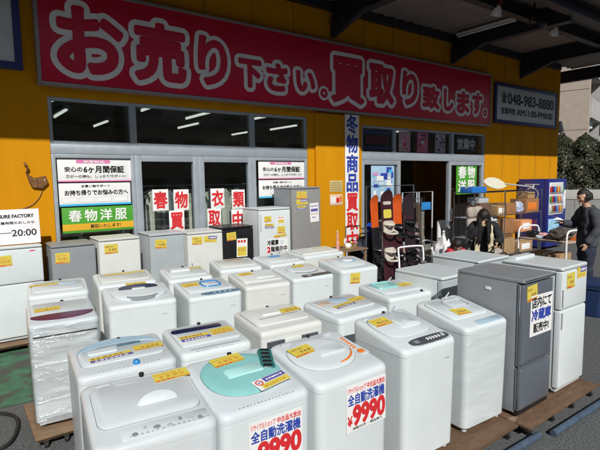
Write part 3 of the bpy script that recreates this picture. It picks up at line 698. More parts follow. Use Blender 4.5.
pn = a3.rect('control_panel', PEARL, .41, .55, .10, .5, .0, .004, .012, .002, 6)
for k in range(6): a3.rect('button', ORANGE, .40-.003*k, .72-.05*k, .04, .03, .0035, .007, .003, .001, parent=pn)
a3.oval('start_button', ORANGE, .40, .37, .09, .085, .0035, .009, .003, 20, parent=pn)
a3.stick('yellow', -.24, .66, .30, .19, 6, .0175)
price_sign(a3.t, .08, .635, .325, .285, -a3.d/2-.0005, HEAD, 0)
bm = new(); box(bm, -a3.w/2-.001, -a3.w/2+.006, -.06, .06, .52, .55, .004); obj('side_handle', bm, BLACK, a3.t)
a4 = Washer('white washing machine with dark grey pill panel beside the 9990 yen one', 2.34, 2.88, 2.01, -2, zb=.93, rad=.05)
a4.oval('lid', COOL, 0, .60, .84, .66, -.003, .012, .014, pw=3.2)
a4.rect('lid_handle', WHITE, .12, .58, .38, .26, .012, .024, .025, .012); a4.rect('lid_grip', PEARL, .14, .55, .2, .12, .024, .03, .012, .004)
pn = a4.oval('control_panel', DGREY, .08, .12, .72, .15, .0, .005, .004, pw=3.5)
for k in range(5): a4.rect('button', PAPER, .04+.055*k, .12, .028, .05, .0045, .008, .003, .001, parent=pn)
a4.oval('dial', LGREY, .34, .125, .06, .07, .0045, .01, .002, 18, parent=pn); a4.rect('display', MGREY, -.16, .12, .08, .06, .0045, .007, .003, .001, parent=pn)
a4.stick('yellow', -.22, .72, .32, .2, 2, .0135); a4.cable()
a5 = Washer('white washing machine with grey looped lid handle, front wrapped in stretch film', 3.05, 3.58, 2.02, -3, zb=.93, rad=.05)
a5.rect('lid', WHITE, -.02, .58, .84, .62, -.003, .012, .05, .012)
a5.ring('lid_handle', LGREY, .08, .66, .42, .26, .04, .016, .009); a5.rect('handle_recess', COOL, .08, .66, .34, .2, .011, .016, .03, .006)
a5.stick('yellow', -.08, .44, .30, .2, -4, .0135)
a5.rect('control_panel', SKYB, .14, .10, .58, .12, 0, .004, .01, .003); a5.film(.02, None, 3, FILM2)
a5.cable()
# ---- second row
b = Washer('white washing machine with arched blue lid window and a round blue knob', .53, 1.12, 2.86, -4, zb=.885, zf=.845, d=.5, body=COOL, top=PEARL)
b.crescent('lid_window', SKYB, 0, .62, .86, .34, .16, .006, .013); b.rect('lid', COOL, 0, .5, .86, .5, -.003, .008, .04, .01)
b.rect('lid_handle', WHITE, -.18, .60, .3, .1, .008, .016, .008, .004); b.rect('handle_recess', SLATE, .12, .70, .26, .06, .008, .011, .006, .002)
b.stick('duo', -.12, .40, .44, .14, 5, .0095); b.stick('yellow', .29, .50, .32, .16, 0, .0095); b.oval('knob', BLUE, .08, .1, .075, .085, 0, .022, .006, 20)
b2 = Washer('white washing machine with long dark navy lid window beside the old beige one', 1.15, 1.66, 2.83, -5, zb=.885, zf=.845, d=.5)
b2.rect('lid', WHITE, 0, .55, .86, .66, -.003, .010, .03, .01); b2.rect('lid_window', NAVY, -.05, .74, .74, .14, .009, .0125, .02, .003)
b2.stick('duo', -.17, .46, .42, .19, 2, .0105); b2.stick('yellow', .24, .52, .34, .2, 2, .0105); b2.rect('control_panel', LGREY, 0, .1, .7, .06, 0, .003, .006, .002)
b3 = Washer('old beige white washing machine with black band below its front edge', 1.79, 2.35, 2.89, -4, zb=.885, zf=.845, d=.5, body=WARM, top=WARM, rad=.03)
b3.rect('lid', WARM, -.02, .56, .86, .70, -.003, .014, .04, .01); b3.rect('lid_handle', WARM, -.06, .62, .3, .14, .014, .028, .015, .006); b3.rect('lid_slot', DGREY, .0, .46, .66, .012, .0135, .0155, .002, .0005, 3)
b3.stick('yellow', .27, .62, .34, .18, 4, .0155)
bm = new(); yy = -b3.d/2
for xa, xb, mi in ((-.42, -.15, 0), (-.15, .12, 1), (.12, .40, 0)): box(bm, xa*b3.w, xb*b3.w, yy-.008, yy+.01, .715, .765, .003, mi)
obj('front_band', bm, [DGREY, WARM], b3.t)
b4 = Washer('white washing machine with round clear lid dial and two bright stickers', 2.46, 3.05, 2.80, 2, zb=.885, zf=.845, d=.5)
b4.rect('lid', WHITE, 0, .55, .86, .62, -.003, .010, .03, .01); b4.oval('lid_window', SKYB, .04, .75, .34, .26, .009, .013, .004, pw=2.2); b4.oval('lid_dial', CLEAR, .04, .75, .14, .12, .012, .024, .006)
b4.stick('duo', -.05, .46, .42, .15, 8, .0105); b4.stick('yellow', .32, .60, .30, .17, 4, .0105); b4.rect('label_plate', mat('peach_label', (.6, .42, .3), .5), -.28, .70, .2, .12, .0095, .011, .006, .001)
b5 = Washer('white washing machine with turquoise square lid ring behind the film wrapped one', 3.25, 3.82, 2.96, -5, zb=.885, zf=.845, d=.5)
b5.rect('lid', COOL, 0, .55, .86, .66, -.003, .010, .04, .01); b5.ring('lid_ring', TEAL, -.12, .68, .42, .34, .03, .013, .012); b5.rect('lid_window', TEAL2, -.12, .68, .36, .28, .009, .012, .02, .003)
b5.stick('yellow', .28, .56, .30, .2, 5, .0105); b5.oval('knob', BLACK, .3, .1, .05, .06, 0, .016, .004, 16); b5.cable()
# ---- third row
c = Washer('film wrapped white washing machine with maroon crescent panel at the left edge', .44, .96, 4.16, -5, zb=.90, zf=.845, d=.55, body=WHITE, top=COOL)
c.rect('lid', COOL, 0, .62, .88, .62, -.003, .008, .03, .01); c.crescent('control_panel', MAROON, .0, .34, .92, .05, -.19, .0, .009); c.stick('yellow', -.2, .62, .38, .16, 3, .0095)
bm = new(); box(bm, -c.w*.45, c.w*.45, -c.d/2-.004, -c.d/2+.01, .747, .755, .001); obj('front_seam', bm, BLACK, c.t)
c.film(.03, .84, 11)
bm = new(); box(bm, -c.w*.44, c.w*.44, -c.d/2-.003, -c.d/2+.02, .03, .075, .004); obj('kick_plate', bm, LGREY, c.t)
c1 = Washer('white washing machine with black bat wing lid window in the third row', 1.10, 1.73, 4.38, -8, zb=.90, zf=.835, d=.58)
c1.oval('lid', WHITE, .02, .52, .82, .72, -.003, .030, .03, dome=.008, pw=2.3); c1.crescent('lid_window', NAVY, .02, .60, .60, .19, -.05, .037, .0405)
c1.rect('window_notch', WHITE, .02, .57, .2, .06, .036, .043, .012, .004); c1.arc('control_panel', MGREY, .02, .50, .36, .335, -128, -52, .022, .006, .034); c1.stick('yellow', .02, .84, .32, .12, 0, .0375)
c2 = Washer('white washing machine with bright blue square lid ring and slate panel', 1.80, 2.36, 4.20, -5, zb=.90, zf=.84, d=.55)
c2.rect('lid', WHITE, 0, .56, .86, .62, -.003, .010, .03, .01); c2.ring('lid_ring', BLUE, .10, .60, .34, .32, .05, .0125, .009); c2.rect('lid_window', WHITE, .1, .6, .28, .26, .009, .014, .03, .004)
pn = c2.oval('control_panel', SLATE, .12, .12, .74, .13, 0, .005, .003, pw=3.5)
for k in range(4): c2.rect('button', SKYB, .0+.1*k, .12, .04, .04, .0045, .008, .003, .001, parent=pn)
c2.stick('yellow', -.26, .68, .32, .2, 4, .0105)
c3 = Washer('plain warm white washing machine in the third row without coloured panel', 2.45, 3.00, 4.24, -7, zb=.90, zf=.84, d=.55, body=WARM, top=WARM)
c3.rect('lid', WARM, 0, .55, .86, .62, -.003, .014, .03, .01); c3.rect('lid_handle', WHITE, .12, .46, .40, .13, .014, .024, .015, .006); c3.rect('control_panel', LGREY, 0, .12, .7, .05, 0, .003, .005, .001); c3.stick('yellow', -.2, .74, .3, .16, 3, .0155)
c4 = Washer('white washing machine with round lid and slanted dark grey front panel', 3.07, 3.64, 4.25, -5, zb=.90, zf=.84, d=.55)
c4.oval('lid', PEARL, .05, .60, .72, .58, -.003, .018, .014, dome=.004, pw=2.2); c4.arc('lid_painted_shadow', MGREY, .05, .60, .365, .30, -140, -40, .012, .002, .012)  # grey arc paints the lid's shadow along its front edge
pn = c4.rect('control_panel', DGREY, .12, .12, .70, .14, 0, .006, .02, .003, 2); c4.rect('display', LGREY, -.06, .12, .1, .06, .0055, .0075, .003, .001, parent=pn)
c4.stick('yellow', .02, .72, .28, .15, 3, .0235)
c5 = Washer('white washing machine with pale blue round lid window and yellow front sticker', 3.74, 4.33, 4.18, -5, zb=.93, zf=.86, d=.56, rad=.07)
c5.oval('lid', WHITE, .02, .56, .84, .7, -.003, .010, .012, pw=2.6); c5.oval('lid_window', SKYB, .06, .62, .44, .40, .009, .013, .004); c5.oval('lid_dial', PAPER, .06, .60, .26, .2, .012, .016, .004)
c5.rect('control_panel', LGREY, .1, .12, .66, .05, 0, .003, .006, .001); front_sticker(c5.t, 'yellow', -.10, .755, .15, .13, -c5.d/2-.001)
# ---- fourth row
d0 = Washer('white washing machine with orange strip, behind the maroon panel one', .56, 1.12, 5.22, -8, zb=1.01, zf=.955, d=.5, base=.02)
d0.rect('lid', COOL, 0, .5, .86, .6, -.003, .010, .03, .01); d0.stick('strip', -.22, .64, .5, .1, 5, .0105); d0.rect('lid_window', SKYB, .16, .62, .3, .12, .009, .012, .012, .002)
d1 = Washer('white washing machine with thin yellow strip, behind the bat wing one', 1.22, 1.84, 5.22, -6, zb=.915, zf=.86, d=.5, body=WARM)
d1.rect('lid', WARM, 0, .5, .86, .6, -.003, .010, .03, .01); d1.stick('strip', .05, .74, .72, .09, 2, .0105)
d2 = Washer('white washing machine with white bar handle and yellow strip in the back row', 1.92, 2.44, 5.02, -7, zb=.915, zf=.86, d=.5)
d2.rect('lid', WHITE, 0, .5, .86, .6, -.003, .010, .03, .01); d2.rect('lid_handle', WHITE, -.1, .6, .44, .1, .01, .03, .012, .006); d2.stick('strip', .26, .72, .36, .1, 4, .0105); d2.cable()
d3 = Washer('white washing machine with brown strip, right in front of the black fridge', 2.63, 3.2, 5.16, -9, zb=.915, zf=.86, d=.5, body=WARM)
d3.rect('lid', WARM, 0, .5, .86, .6, -.003, .010, .03, .01); d3.rect('label_strip', mat('brown_label', (.35, .24, .12), .5), .05, .76, .44, .1, .009, .0115, .008, .001)
d4 = Washer('white washing machine with small sky blue label, in front of the double door fridge', 3.3, 3.87, 5.08, 0, zb=.915, zf=.86, d=.5)
d4.rect('lid', WHITE, 0, .5, .86, .6, -.003, .010, .03, .01); d4.rect('lid_label', BLUE, -.02, .7, .3, .16, .009, .0115, .008, .001); d4.cable()
d5 = Washer('white washing machine with raised creamy lid by the yellow pillar', 3.98, 4.72, 5.25, 0, zb=.905, zf=.88, d=.5, body=WARM)
d5.rect('lid', WARM, 0, .52, .92, .7, -.003, .02, .03, .012); d5.stick('strip', .2, .7, .3, .08, 0, .0205)

for q, u0, u1, v0, h_ in ((a, -.22, .42, .075, .0045), (a2, -.3, .3, .05, .0005), (a4, -.2, .38, .03, .0005), (b, -.3, .3, .06, .0005), (b2, -.3, .2, .03, .0005), (c2, -.15, .38, .03, .0005)):
    bm = new()
    for k in range(16):
        uu = u0+(u1-u0)*k/15; x_ = uu*q.w; y_ = (v0-.5)*q.d; ww = random.uniform(.004, .013)
        loft(bm, [[q.P(a_, b__, h) for a_, b__ in ((x_, y_), (x_+ww, y_), (x_+ww, y_+.006), (x_, y_+.006))] for h in (h_, h_+.0006)])
    obj('panel_print', bm, MGREY, q.t, smooth=0)
for q in (a, a3, a4, a5, b3, c3):
    for uu in (-.3, .3): q.rect('hinge', LGREY, uu, .915, .12, .035, -.001, .010, .004, .002)
for q in (a, a3, a4, b, b2, b4, c1, c2, c3, c4): q.badge()
# ---- fridges
FG = 'second hand fridges standing in front of the shop'
def fridge(label, x0, x1, yf, h, d=.52, base=.12, rz=0, cab=WHITE, door=WHITE, splits=(), top=None, rad=.02, handle='left', name='fridge', trim=None, topround=.02):
    w = x1-x0; c = Vector(((x0+x1)/2, yf, 0))+Matrix.Rotation(R(rz), 3, 'Z') @ Vector((0, d/2, 0))
    t = thing(name, label, 'fridge', (c.x, c.y, base), rz, FG); dt = .055
    bm = new(); box(bm, -w/2+.004, w/2-.004, -d/2+dt+.006, d/2, .03, h-.03, .008); obj('cabinet', bm, cab, t)
    bm = new(); rings = [[(a, b, z) for a, b in rr(w-2*i, d-2*i, .02)] for i, z in ((.004, h-.03), (0, h-.024), (0, h-.008), (.008, h))]
    for ring in rings:
        for i, p in enumerate(ring): ring[i] = (p[0], p[1], p[2])
    loft(bm, rings); obj('top_panel', bm, top or cab, t, smooth=35)
    zs = [.045]+list(splits)+[h-.034]
    for z0, z1 in zip(zs, zs[1:]):
        bm = new(); y0 = -d/2; z0_, z1_ = z0+.004, z1-.004
        loft(bm, [[(a, y, b) for a, b in rr(w-2*i, z1_-z0_-2*i, .012, 4, 0, (z0_+z1_)/2)] for i, y in ((0, y0+dt), (0, y0+rad), (rad*.3, y0+rad*.3), (rad, y0))])
        dr = obj('door', bm, door, t, smooth=35)
        hx = -w/2+.028 if handle == 'left' else w/2-.028
        bm = new(); hz = z1_-.05 if z1 == zs[-1] and len(zs) > 2 else z1_-.04
        if handle:
            box(bm, hx-.012, hx+.012, y0-.006, y0+.004, hz-min(.3, (z1-z0)*.6), hz, .005); obj('handle', bm, LGREY if door != STEEL else CHROME, dr)
    for sx in (-1, 1):
        for yy in (-d/2+.08, d/2-.06):
            bm = new(); cyl(bm, (sx*(w/2-.05), yy, 0), (sx*(w/2-.05), yy, .035), .02, .02, 10); obj('foot', bm, BLACK, t)
    bm = new(); box(bm, -w/2+.01, w/2-.01, -d/2+.03, -d/2+.07, .012, .044, .003); obj('kick_plate', bm, BLACK if cab != WHITE else LGREY, t)
    bm = new()
    for k in range(9): tube(bm, [(-w/2+.05, d/2+.012, .2+k*.09), (w/2-.05, d/2+.012, .2+k*.09)], .004, 5)
    obj('condenser_coil', bm, BLACK, t); bm = None
    return t, w, d, h
t, W, D, H_ = fridge('tall white two door fridge at the left edge under the opening hours board', .2, .93, 6.75, 1.19, splits=(.72,), handle=None)
front_sticker(t, 'yellow', -.06, 1.02, .17, .13, -D/2); bm = new(); box(bm, .22, .28, -D/2-.002, -D/2+.002, 1.115, 1.128, .001); obj('badge', bm, RED, t)
t, W, D, H_ = fridge('mid grey single door mini fridge between two white fridges', 1.02, 1.56, 6.72, 1.16, cab=MGREY, door=MGREY, handle=None)
front_sticker(t, 'yellow', -.14, .99, .17, .14, -D/2)
t, W, D, H_ = fridge('white single door mini fridge below the green poster', 1.60, 2.16, 6.72, 1.19, cab=WARM, door=WARM, handle=None); front_sticker(t, 'yellow', -.12, 1.05, .18, .13, -D/2)
t, W, D, H_ = fridge('silver grey mini fridge in front of the left glass door', 2.30, 2.83, 6.74, 1.20, cab=LGREY, door=SGREY, handle=None); front_sticker(t, 'yellow', -.10, 1.05, .17, .13, -D/2)
t, W, D, H_ = fridge('white mini fridge with two stickers beside the black fridge', 2.87, 3.46, 6.72, 1.18, cab=WARM, door=WARM, handle=None); front_sticker(t, 'yellow', -.14, 1.05, .17, .12, -D/2); front_sticker(t, 'violet', .08, 1.055, .22, .10, -D/2)
t, W, D, H_ = fridge('black mini fridge with a white and yellow notice on its door', 3.48, 4.05, 6.76, 1.21, cab=BLACK, door=BLACK, handle=None); front_sticker(t, 'yellow', -.13, 1.06, .17, .13, -D/2); front_sticker(t, 'whitered', .06, .86, .20, .30, -D/2-.001)
t, W, D, H_ = fridge('white double door fridge covered with stickers and a notice by the grey one', 4.14, 4.78, 6.72, 1.48, cab=WHITE, door=WHITE, splits=(.62,), handle='left', d=.56)
front_sticker(t, 'yellow', -.15, 1.30, .14, .10, -D/2); front_sticker(t, 'duo', -.12, 1.18, .18, .08, -D/2); front_sticker(t, 'whitered', .12, 1.27, .14, .12, -D/2); front_sticker(t, 'yellow', .12, 1.10, .16, .12, -D/2); front_sticker(t, 'strip', .1, 1.0, .26, .05, -D/2)
price_sign(t, .03, .835, .44, .24, -D/2, [('冷蔵庫', -.92, .12, .1, .85, BLACKP, .04), ('は', .3, .6, .2, .75, SKYB, .02), ('2', -.92, -.66, -.85, -.1, RED, .06), ('階展示中', -.58, .92, -.85, -.1, BLACKP, .04)])
t, W, D, H_ = fridge('tall brushed grey two door fridge against the yellow pillar', 4.82, 5.46, 6.72, 1.82, cab=MGREY, door=STEELMID, splits=(.70,), handle=None, d=.58)
front_sticker(t, 'yellow', -.11, 1.68, .22, .13, -D/2); front_sticker(t, 'violet', -.1, 1.56, .26, .09, -D/2); front_sticker(t, 'duo', -.12, 1.46, .18, .07, -D/2); front_sticker(t, 'white', .17, 1.36, .20, .34, -D/2)
# right front pair and the two behind them
t, W, D, H_ = fridge('dark steel fridge with rounded shiny top edge in the front row', 3.62, 4.13, 1.91, 1.15, d=.62, cab=STEELSIDE, door=STEEL, top=STEELSIDE, handle=None, rad=.05, splits=(.42,))
front_sticker(t, 'yellow', -.13, 1.03, .16, .13, -D/2)
price_sign(t, .03, .83, .36, .34, -D/2, [('店内にて', -.9, .85, .38, .9, BLACKP, .035), ('冷蔵庫', -.88, .85, -.25, .28, BLUEP, .045), ('販売中!', -.7, .7, -.85, -.4, BLACKP, .035)], 1)
bm = new()
for sx in (-1, 1): tube(bm, [(sx*(W/2-.006), -D/2+.03, .06), (sx*(W/2-.006), -D/2+.03, 1.10)], .009)
tube(bm, [(-W/2+.01, -D/2+.012, 1.135), (W/2-.01, -D/2+.012, 1.135)], .014); obj('chrome_trim', bm, CHROME, t)
bm = new(); box(bm, -W/2-.001, -W/2+.004, -.02, .03, 1.02, 1.045, .001); obj('side_label', bm, PAPER, t)
t, W, D, H_ = fridge('white two door fridge at the right end of the front row', 4.30, 4.80, 1.93, 1.16, d=.58, splits=(.77,), handle=None)
bm = new(); box(bm, -W/2+.012, -W/2+.032, -D/2-.0015, -D/2+.002, .80, .96, .001); box(bm, -W/2+.012, -W/2+.032, -D/2-.0015, -D/2+.002, .60, .75, .001); obj('handle_recess', bm, MGREY, t, smooth=0)
front_sticker(t, 'yellow', -.09, 1.03, .15, .14, -D/2-.001); front_sticker(t, 'violet', .12, 1.08, .18, .10, -D/2-.001)
bm = new(); box(bm, -.16, .2, D/2-.1, D/2-.01, 1.155, 1.185, .008); obj('rear_cover', bm, WHITE, t)
t, W, D, H_ = fridge('white sided fridge with silver door just behind the dark steel one', 3.83, 4.41, 2.84, .99, d=.62, cab=WHITE, door=SGREY, handle='right')
t, W, D, H_ = fridge('white sided fridge with silver door furthest right of the hidden pair', 4.90, 5.56, 3.13, .99, d=.66, cab=COOL, door=SGREY, handle='right')

# ---- wooden dollies under the rows
def dolly(label, x0, x1, y0, y1, z=.115, th=.022, m=WOOD):
    t = thing('wooden_dolly', label, 'dolly', ((x0+x1)/2, (y0+y1)/2, 0), random.uniform(-.6, .6), 'wooden dollies under the appliances'); w, d = x1-x0, y1-y0
    bm = new(); box(bm, -w/2, w/2, -d/2, d/2, z-th, z, .003); obj('platform', bm, m, t)
    for yy in (-d/2+.06, 0, d/2-.06):
        bm = new(); box(bm, -w/2+.02, w/2-.02, yy-.03, yy+.03, z-th-.028, z-th-.001, .003); obj('batten', bm, WOOD2, t)
    for sx in (-1, -.33, .33, 1):
        for sy in (-1, 1):
            bm = new(); xx, yy = sx*(w/2-.08), sy*(d/2-.05); cyl(bm, (xx-.012, yy, .026), (xx+.012, yy, .026), .026, None, 16); box(bm, xx-.018, xx+.018, yy-.016, yy+.016, .03, .065, .003); obj('caster', bm, RUBBER, t)
dolly('brown wooden dolly under the washing machines of the left front corner', .44, 1.54, 1.93, 3.42)
dolly('brown wooden dolly under the middle of the front rows', 1.56, 3.54, 1.88, 3.4)
dolly('brown wooden dolly under the dark steel fridge and the white fridge at its right', 3.56, 4.84, 1.80, 3.5)
dolly('brown wooden dolly under the hidden silver door fridge at the right', 4.86, 5.66, 3.08, 3.9, .115)
dolly('pale wooden dolly under the maroon panel washing machine', .42, 1.02, 4.04, 4.76, m=WOOD2)
dolly('brown wooden dolly under the bat wing window washing machine and those behind it', 1.04, 1.77, 4.08, 5.75)
dolly('wooden dolly under the middle of the third and fourth rows', 1.78, 3.02, 4.08, 5.75)
dolly('wooden dolly under the washing machines nearest the yellow pillar', 3.04, 4.76, 4.06, 5.8)
dolly('pale wooden dolly under the leftmost white fridge', .1, 2.2, 6.66, 7.32, m=WOOD2)
dolly('pale wooden dolly under the row of fridges along the glass doors', 2.24, 5.5, 6.66, 7.3, m=WOOD2)
# pipes and hose on the ground
bm = new(); cyl(bm, (0, 0, 0), (1.9, -.03, 0), .028, None, 14); t = obj('blue_pipe', bm, mat('dusty_blue_pvc', (.06, .09, .13), .5, var=.2, scale=12), None, (3.78, 1.72, .028)); tag(t, 'dusty blue grey pipe on the asphalt in front of the dark steel fridge', 'pipe')
bm = new(); cyl(bm, (0, 0, 0), (.95, -.02, 0), .028, None, 14); t = obj('blue_pipe', bm, MATS['dusty_blue_pvc'], None, (2.72, 1.80, .028)); tag(t, 'dusty blue grey pipe on the asphalt below the film wrapped washing machine', 'pipe')
bm = new(); tube(bm, [(.19*math.cos(a)*(1+.08*math.sin(3*a)), .36*math.sin(a), 0) for a in [2*math.pi*k/40 for k in range(40)]], .016, 8, closed=True)
t = obj('hose_loop', bm, RUBBER, None, (.17, 4.62, .016)); tag(t, 'black rubber hose loop on the ground at the left edge', 'hose')

# ------------------------------------------------------------------ goods by the entrance
# snowboard rack
t = thing('board_rack', 'thin steel pipe rack holding the snowboards by the entrance', 'rack', (6.86, 6.25, 0))
bm = new()
tube(bm, [(-.66, .05, .02), (-.66, .05, 1.93), (.66, .05, 1.93), (.66, .05, .02)], .014)
for z in (.35, 1.1): tube(bm, [(-.66, .05, z), (.66, .05, z)], .012)
obj('frame', bm, DGREY, t)
bm = new()
for sx in (-.66, .66): tube(bm, [(sx, -.28, .02), (sx, .3, .02)], .014)
obj('foot', bm, DGREY, t)
def snowboard(label, x, y, L, wd, m, z0=.03, tilt=4, bind=None, bm_=(.5, 1.0), rz=0, graphic=None, kind='snowboard', cut=None, m2=None):
    t = thing(kind, label, kind, (x, y, z0), rz); t.rotation_euler = (R(-tilt), 0, R(rz))
    bm = new(); n = 40
    def prof(q):   # half width along the length, sidecut
        e = min(q, 1-q)*L; tip = min(1, e/(wd*.55)); return wd/2*math.sqrt(max(0, 1-(1-tip)**2))*(1-.12*math.sin(math.pi*q))
    rows = [.5-.5*math.cos(math.pi*i/n) for i in range(n+1)]
    def curl(q): return -.06*max(0, (abs(q-.5)-.38)/.12)**2
    rings = []
    for q in rows:
        hw = max(prof(q), .004); z = q*L; y_ = curl(q)
        rings.append([(hw, y_-.004, z), (hw, y_+.004, z), (-hw, y_+.004, z), (-hw, y_-.004, z)])
    loft(bm, rings)
    if cut:
        for q in bm.faces:
            if q.calc_center_median().z < cut: q.material_index = 1
    obj('deck', bm, [m, m2] if cut else m, t, smooth=50)
    if graphic:
        bm = new()
        for (zc, hh, mi) in graphic[1]: loft(bm, [[(a, curl(.5)-.0045, b) for a, b in rr(wd*.62, hh, .03, 4, 0, zc)], [(a, curl(.5)-.0065, b) for a, b in rr(wd*.62, hh, .03, 4, 0, zc)]], mi)
        obj('graphic', bm, graphic[0], t, smooth=0)
    if bind:
        for zc in bm_:
            bm = new()
            loft(bm, [[(a, -.006, b) for a, b in rr(wd*.8, .22, .06, 5, 0, zc)], [(a, -.03, b) for a, b in rr(wd*.8, .22, .06, 5, 0, zc)]])
            tube(bm, smooth_path([(-wd*.38, -.02, zc-.08), (-wd*.36, -.12, zc-.12), (0, -.19, zc-.13), (wd*.36, -.12, zc-.12), (wd*.38, -.02, zc-.08)], 5), .022)
            tube(bm, smooth_path([(-wd*.38, -.03, zc+.05), (0, -.13, zc+.03), (wd*.38, -.03, zc+.05)], 5), .026)
            obj('binding', bm, bind, t)
MARB = mat('dark_maroon_board', (.05, .016, .022), .3, var=.3, scale=3)
FADE = mat('black_red_board', (.03, .02, .025), .3, var=.3, scale=2, col2=(.22, .03, .04), thr=.5)
ORB = mat('orange_red_board', (.58, .09, .015), .35, var=.15, scale=4)
BONE = mat('bone_white_plastic', (.55, .5, .42), .5, var=.2)
snowboard('short orange red board leftmost in the rack by the entrance', 6.30, 6.10, 1.55, .22, ORB, z0=.22, rz=4, cut=.98, m2=BLACK, bind=BLACK, bm_=(.5,))
snowboard('dark maroon snowboard with bone white bindings and yellow graphic', 6.56, 6.02, 1.80, .34, MARB, z0=.06, bind=BONE, bm_=(.62, 1.12), graphic=([YSTICK, BONE], ((1.36, .16, 0), (1.56, .06, 1))))
snowboard('narrow bright orange board between the two dark snowboards', 6.86, 6.06, 1.66, .26, ORB, z0=.12, rz=-3, bind=BLACK, bm_=(.45, .98), cut=.88, m2=MARB)
snowboard('black and red fading snowboard with black bindings', 7.16, 6.02, 1.72, .34, FADE, z0=.06, bind=BLACK, bm_=(.55, 1.12))
snowboard('dark board with pale edge leaning at the right end of the rack', 7.42, 6.12, 1.18, .24, mat('grey_pink_board', (.28, .22, .24), .4, var=.3), z0=.03, bind=BLACK, bm_=(.3, .8))
snowboard('narrow black ski between the orange board and the maroon one', 6.42, 6.2, 1.62, .09, BLACK, z0=.05, kind='ski')
snowboard('narrow white and grey ski behind the bright orange board', 6.99, 6.2, 1.70, .09, LGREY, z0=.05, kind='ski', cut=1.0, m2=DGREY)
snowboard('narrow red ski near the right end of the rack', 7.32, 6.2, 1.58, .09, RED, z0=.05, kind='ski', cut=1.1, m2=BLACK)
# dark coats on a rail behind the boards
t = thing('garment_rail', 'short clothes rail with dark coats right behind the snowboard rack', 'clothes rail', (7.75, 6.7, 0)); bm = new(); tube(bm, [(-.5, 0, .02), (-.5, 0, 1.62), (.5, 0, 1.62), (.5, 0, .02)], .014); obj('rail', bm, DGREY, t)
bm = new()
for sx in (-.5, .5): tube(bm, [(sx, -.22, .016), (sx, .22, .016)], .014)
obj('foot', bm, DGREY, t)
CM = [mat('wine_cloth', (.09, .015, .02), .9, var=.3), mat('ink_cloth', (.02, .022, .03), .9, var=.3), mat('slate_cloth', (.06, .065, .075), .9, var=.3), mat('brown_cloth', (.06, .04, .025), .9, var=.3)]
for i, lab in enumerate(('wine red coat on the short rail behind the snowboards', 'ink black coat on the short rail behind the snowboards', 'slate grey coat on the short rail behind the snowboards', 'dark brown coat at the right end of the short rail behind the snowboards')):
    g = GARM[i*2].copy(); COL.objects.link(g); g.location = (7.42+.22*i, 6.7, 1.60); g.rotation_euler = (0, 0, R(25+9*i)); g['label'] = lab
    for ch in list(GARM[i*2].children):
        c_ = ch.copy(); COL.objects.link(c_); c_.parent = g
        if 'hanger' not in ch.name: c_.data = ch.data.copy(); c_.data.materials[0] = CM[i]
# boots, bags, helmets heaped in front
def boot(label, x, y, rz, m, sole=RUBBER):
    t = thing('snow_boot', label, 'boot', (x, y, 0), rz)
    bm = new(); rings = []
    for z, cy, ww, dd in ((.03, .05, .10, .29), (.07, .05, .105, .29), (.11, .02, .10, .22), (.16, -.01, .1, .16), (.24, -.02, .105, .15), (.31, -.02, .115, .16)):
        rings.append([(ww/2*math.cos(a), cy+dd/2*math.sin(a), z) for a in [2*math.pi*k/18 for k in range(18)]])
    loft(bm, rings); obj('upper', bm, m, t, smooth=70)
    bm = new(); loft(bm, [[(.055*math.cos(a), .05+.152*math.sin(a), z) for a in [2*math.pi*k/18 for k in range(18)]] for z in (0, .032)]); obj('sole', bm, sole, t)
    bm = new()
    for z in (.14, .2, .26): tube(bm, [(-.052, .04, z), (0, .075, z), (.052, .04, z)], .01, 6)
    obj('strap', bm, LGREY, t)
boot('black snow boot by the foot of the board rack', 6.35, 5.75, 160, BLACK); boot('grey snow boot beside the black one at the rack', 6.55, 5.7, 190, MGREY)
boot('pale snow boot in front of the orange board', 6.86, 5.66, 150, LGREY); boot('dark snow boot at the right end of the rack', 7.25, 5.72, 200, DGREY)
boot('brown snow boot standing in front of the maroon snowboard', 6.6, 5.45, 120, MATS['mid_grey_enamel'] if False else mat('brown_leather', (.1, .05, .03), .5, var=.2)); boot('white snow boot standing nearest in the row of boots', 6.8, 5.35, 100, PAPER)
def helmet(label, x, y, m):
    t = thing('helmet', label, 'helmet', (x, y, 0), 200); bm = new(); vs = sphere(bm, (0, 0, .1), .12, .145, .12, 20, 14)
    bmesh.ops.delete(bm, geom=[v for v in vs if v.co.z < .04], context='VERTS'); obj('shell', bm, m, t, smooth=70)
    bm = new(); tube(bm, smooth_path([(-.115, .04, .08), (-.08, .125, .08), (0, .15, .08), (.08, .125, .08), (.115, .04, .08)], 4), .02); obj('goggles', bm, BLACK, t)
helmet('black helmet on the ground between the boots and the patterned bag', 7.12, 5.6, BLACK); helmet('red helmet on the ground near the right boots', 7.4, 5.85, RED)
def sack(name, label, cat, x, y, z, w, d, h, m, seed=1, rz=0, strap=None):
    t = thing(name, label, cat, (x, y, z), rz); bm = new()
    sphere(bm, (0, 0, h/2), w/2, d/2, h/2, 22, 14)
    from mathutils import noise
    bmesh.ops.subdivide_edges(bm, edges=bm.edges[:], cuts=1, use_grid_fill=True)
    for v in bm.verts:
        p = v.co; hs = (w/2, d/2, h/2); c_ = (0, 0, h/2); e = (.72, .72, .62)
        for ax in range(3):
            q = max(-1, min(1, (p[ax]-c_[ax])/hs[ax])); p[ax] = c_[ax]+hs[ax]*math.copysign(abs(q)**e[ax], q)
        nz = noise.turbulence(Vector((p.x*7+seed, p.y*7, p.z*7)), 4, True)-.45
        k = 1+.30*nz; p.x *= k; p.y *= k
        if p.z > .02: p.z = max(.01, p.z*(1+.35*nz))
    obj('body', bm, m, t, smooth=80)
    if strap:
        bm = new(); tube(bm, smooth_path([(-w*.25, 0, h*.9), (-w*.18, 0, h*1.2), (w*.18, 0, h*1.2), (w*.25, 0, h*.9)], 6), .012); obj('strap', bm, strap, t)
    return t
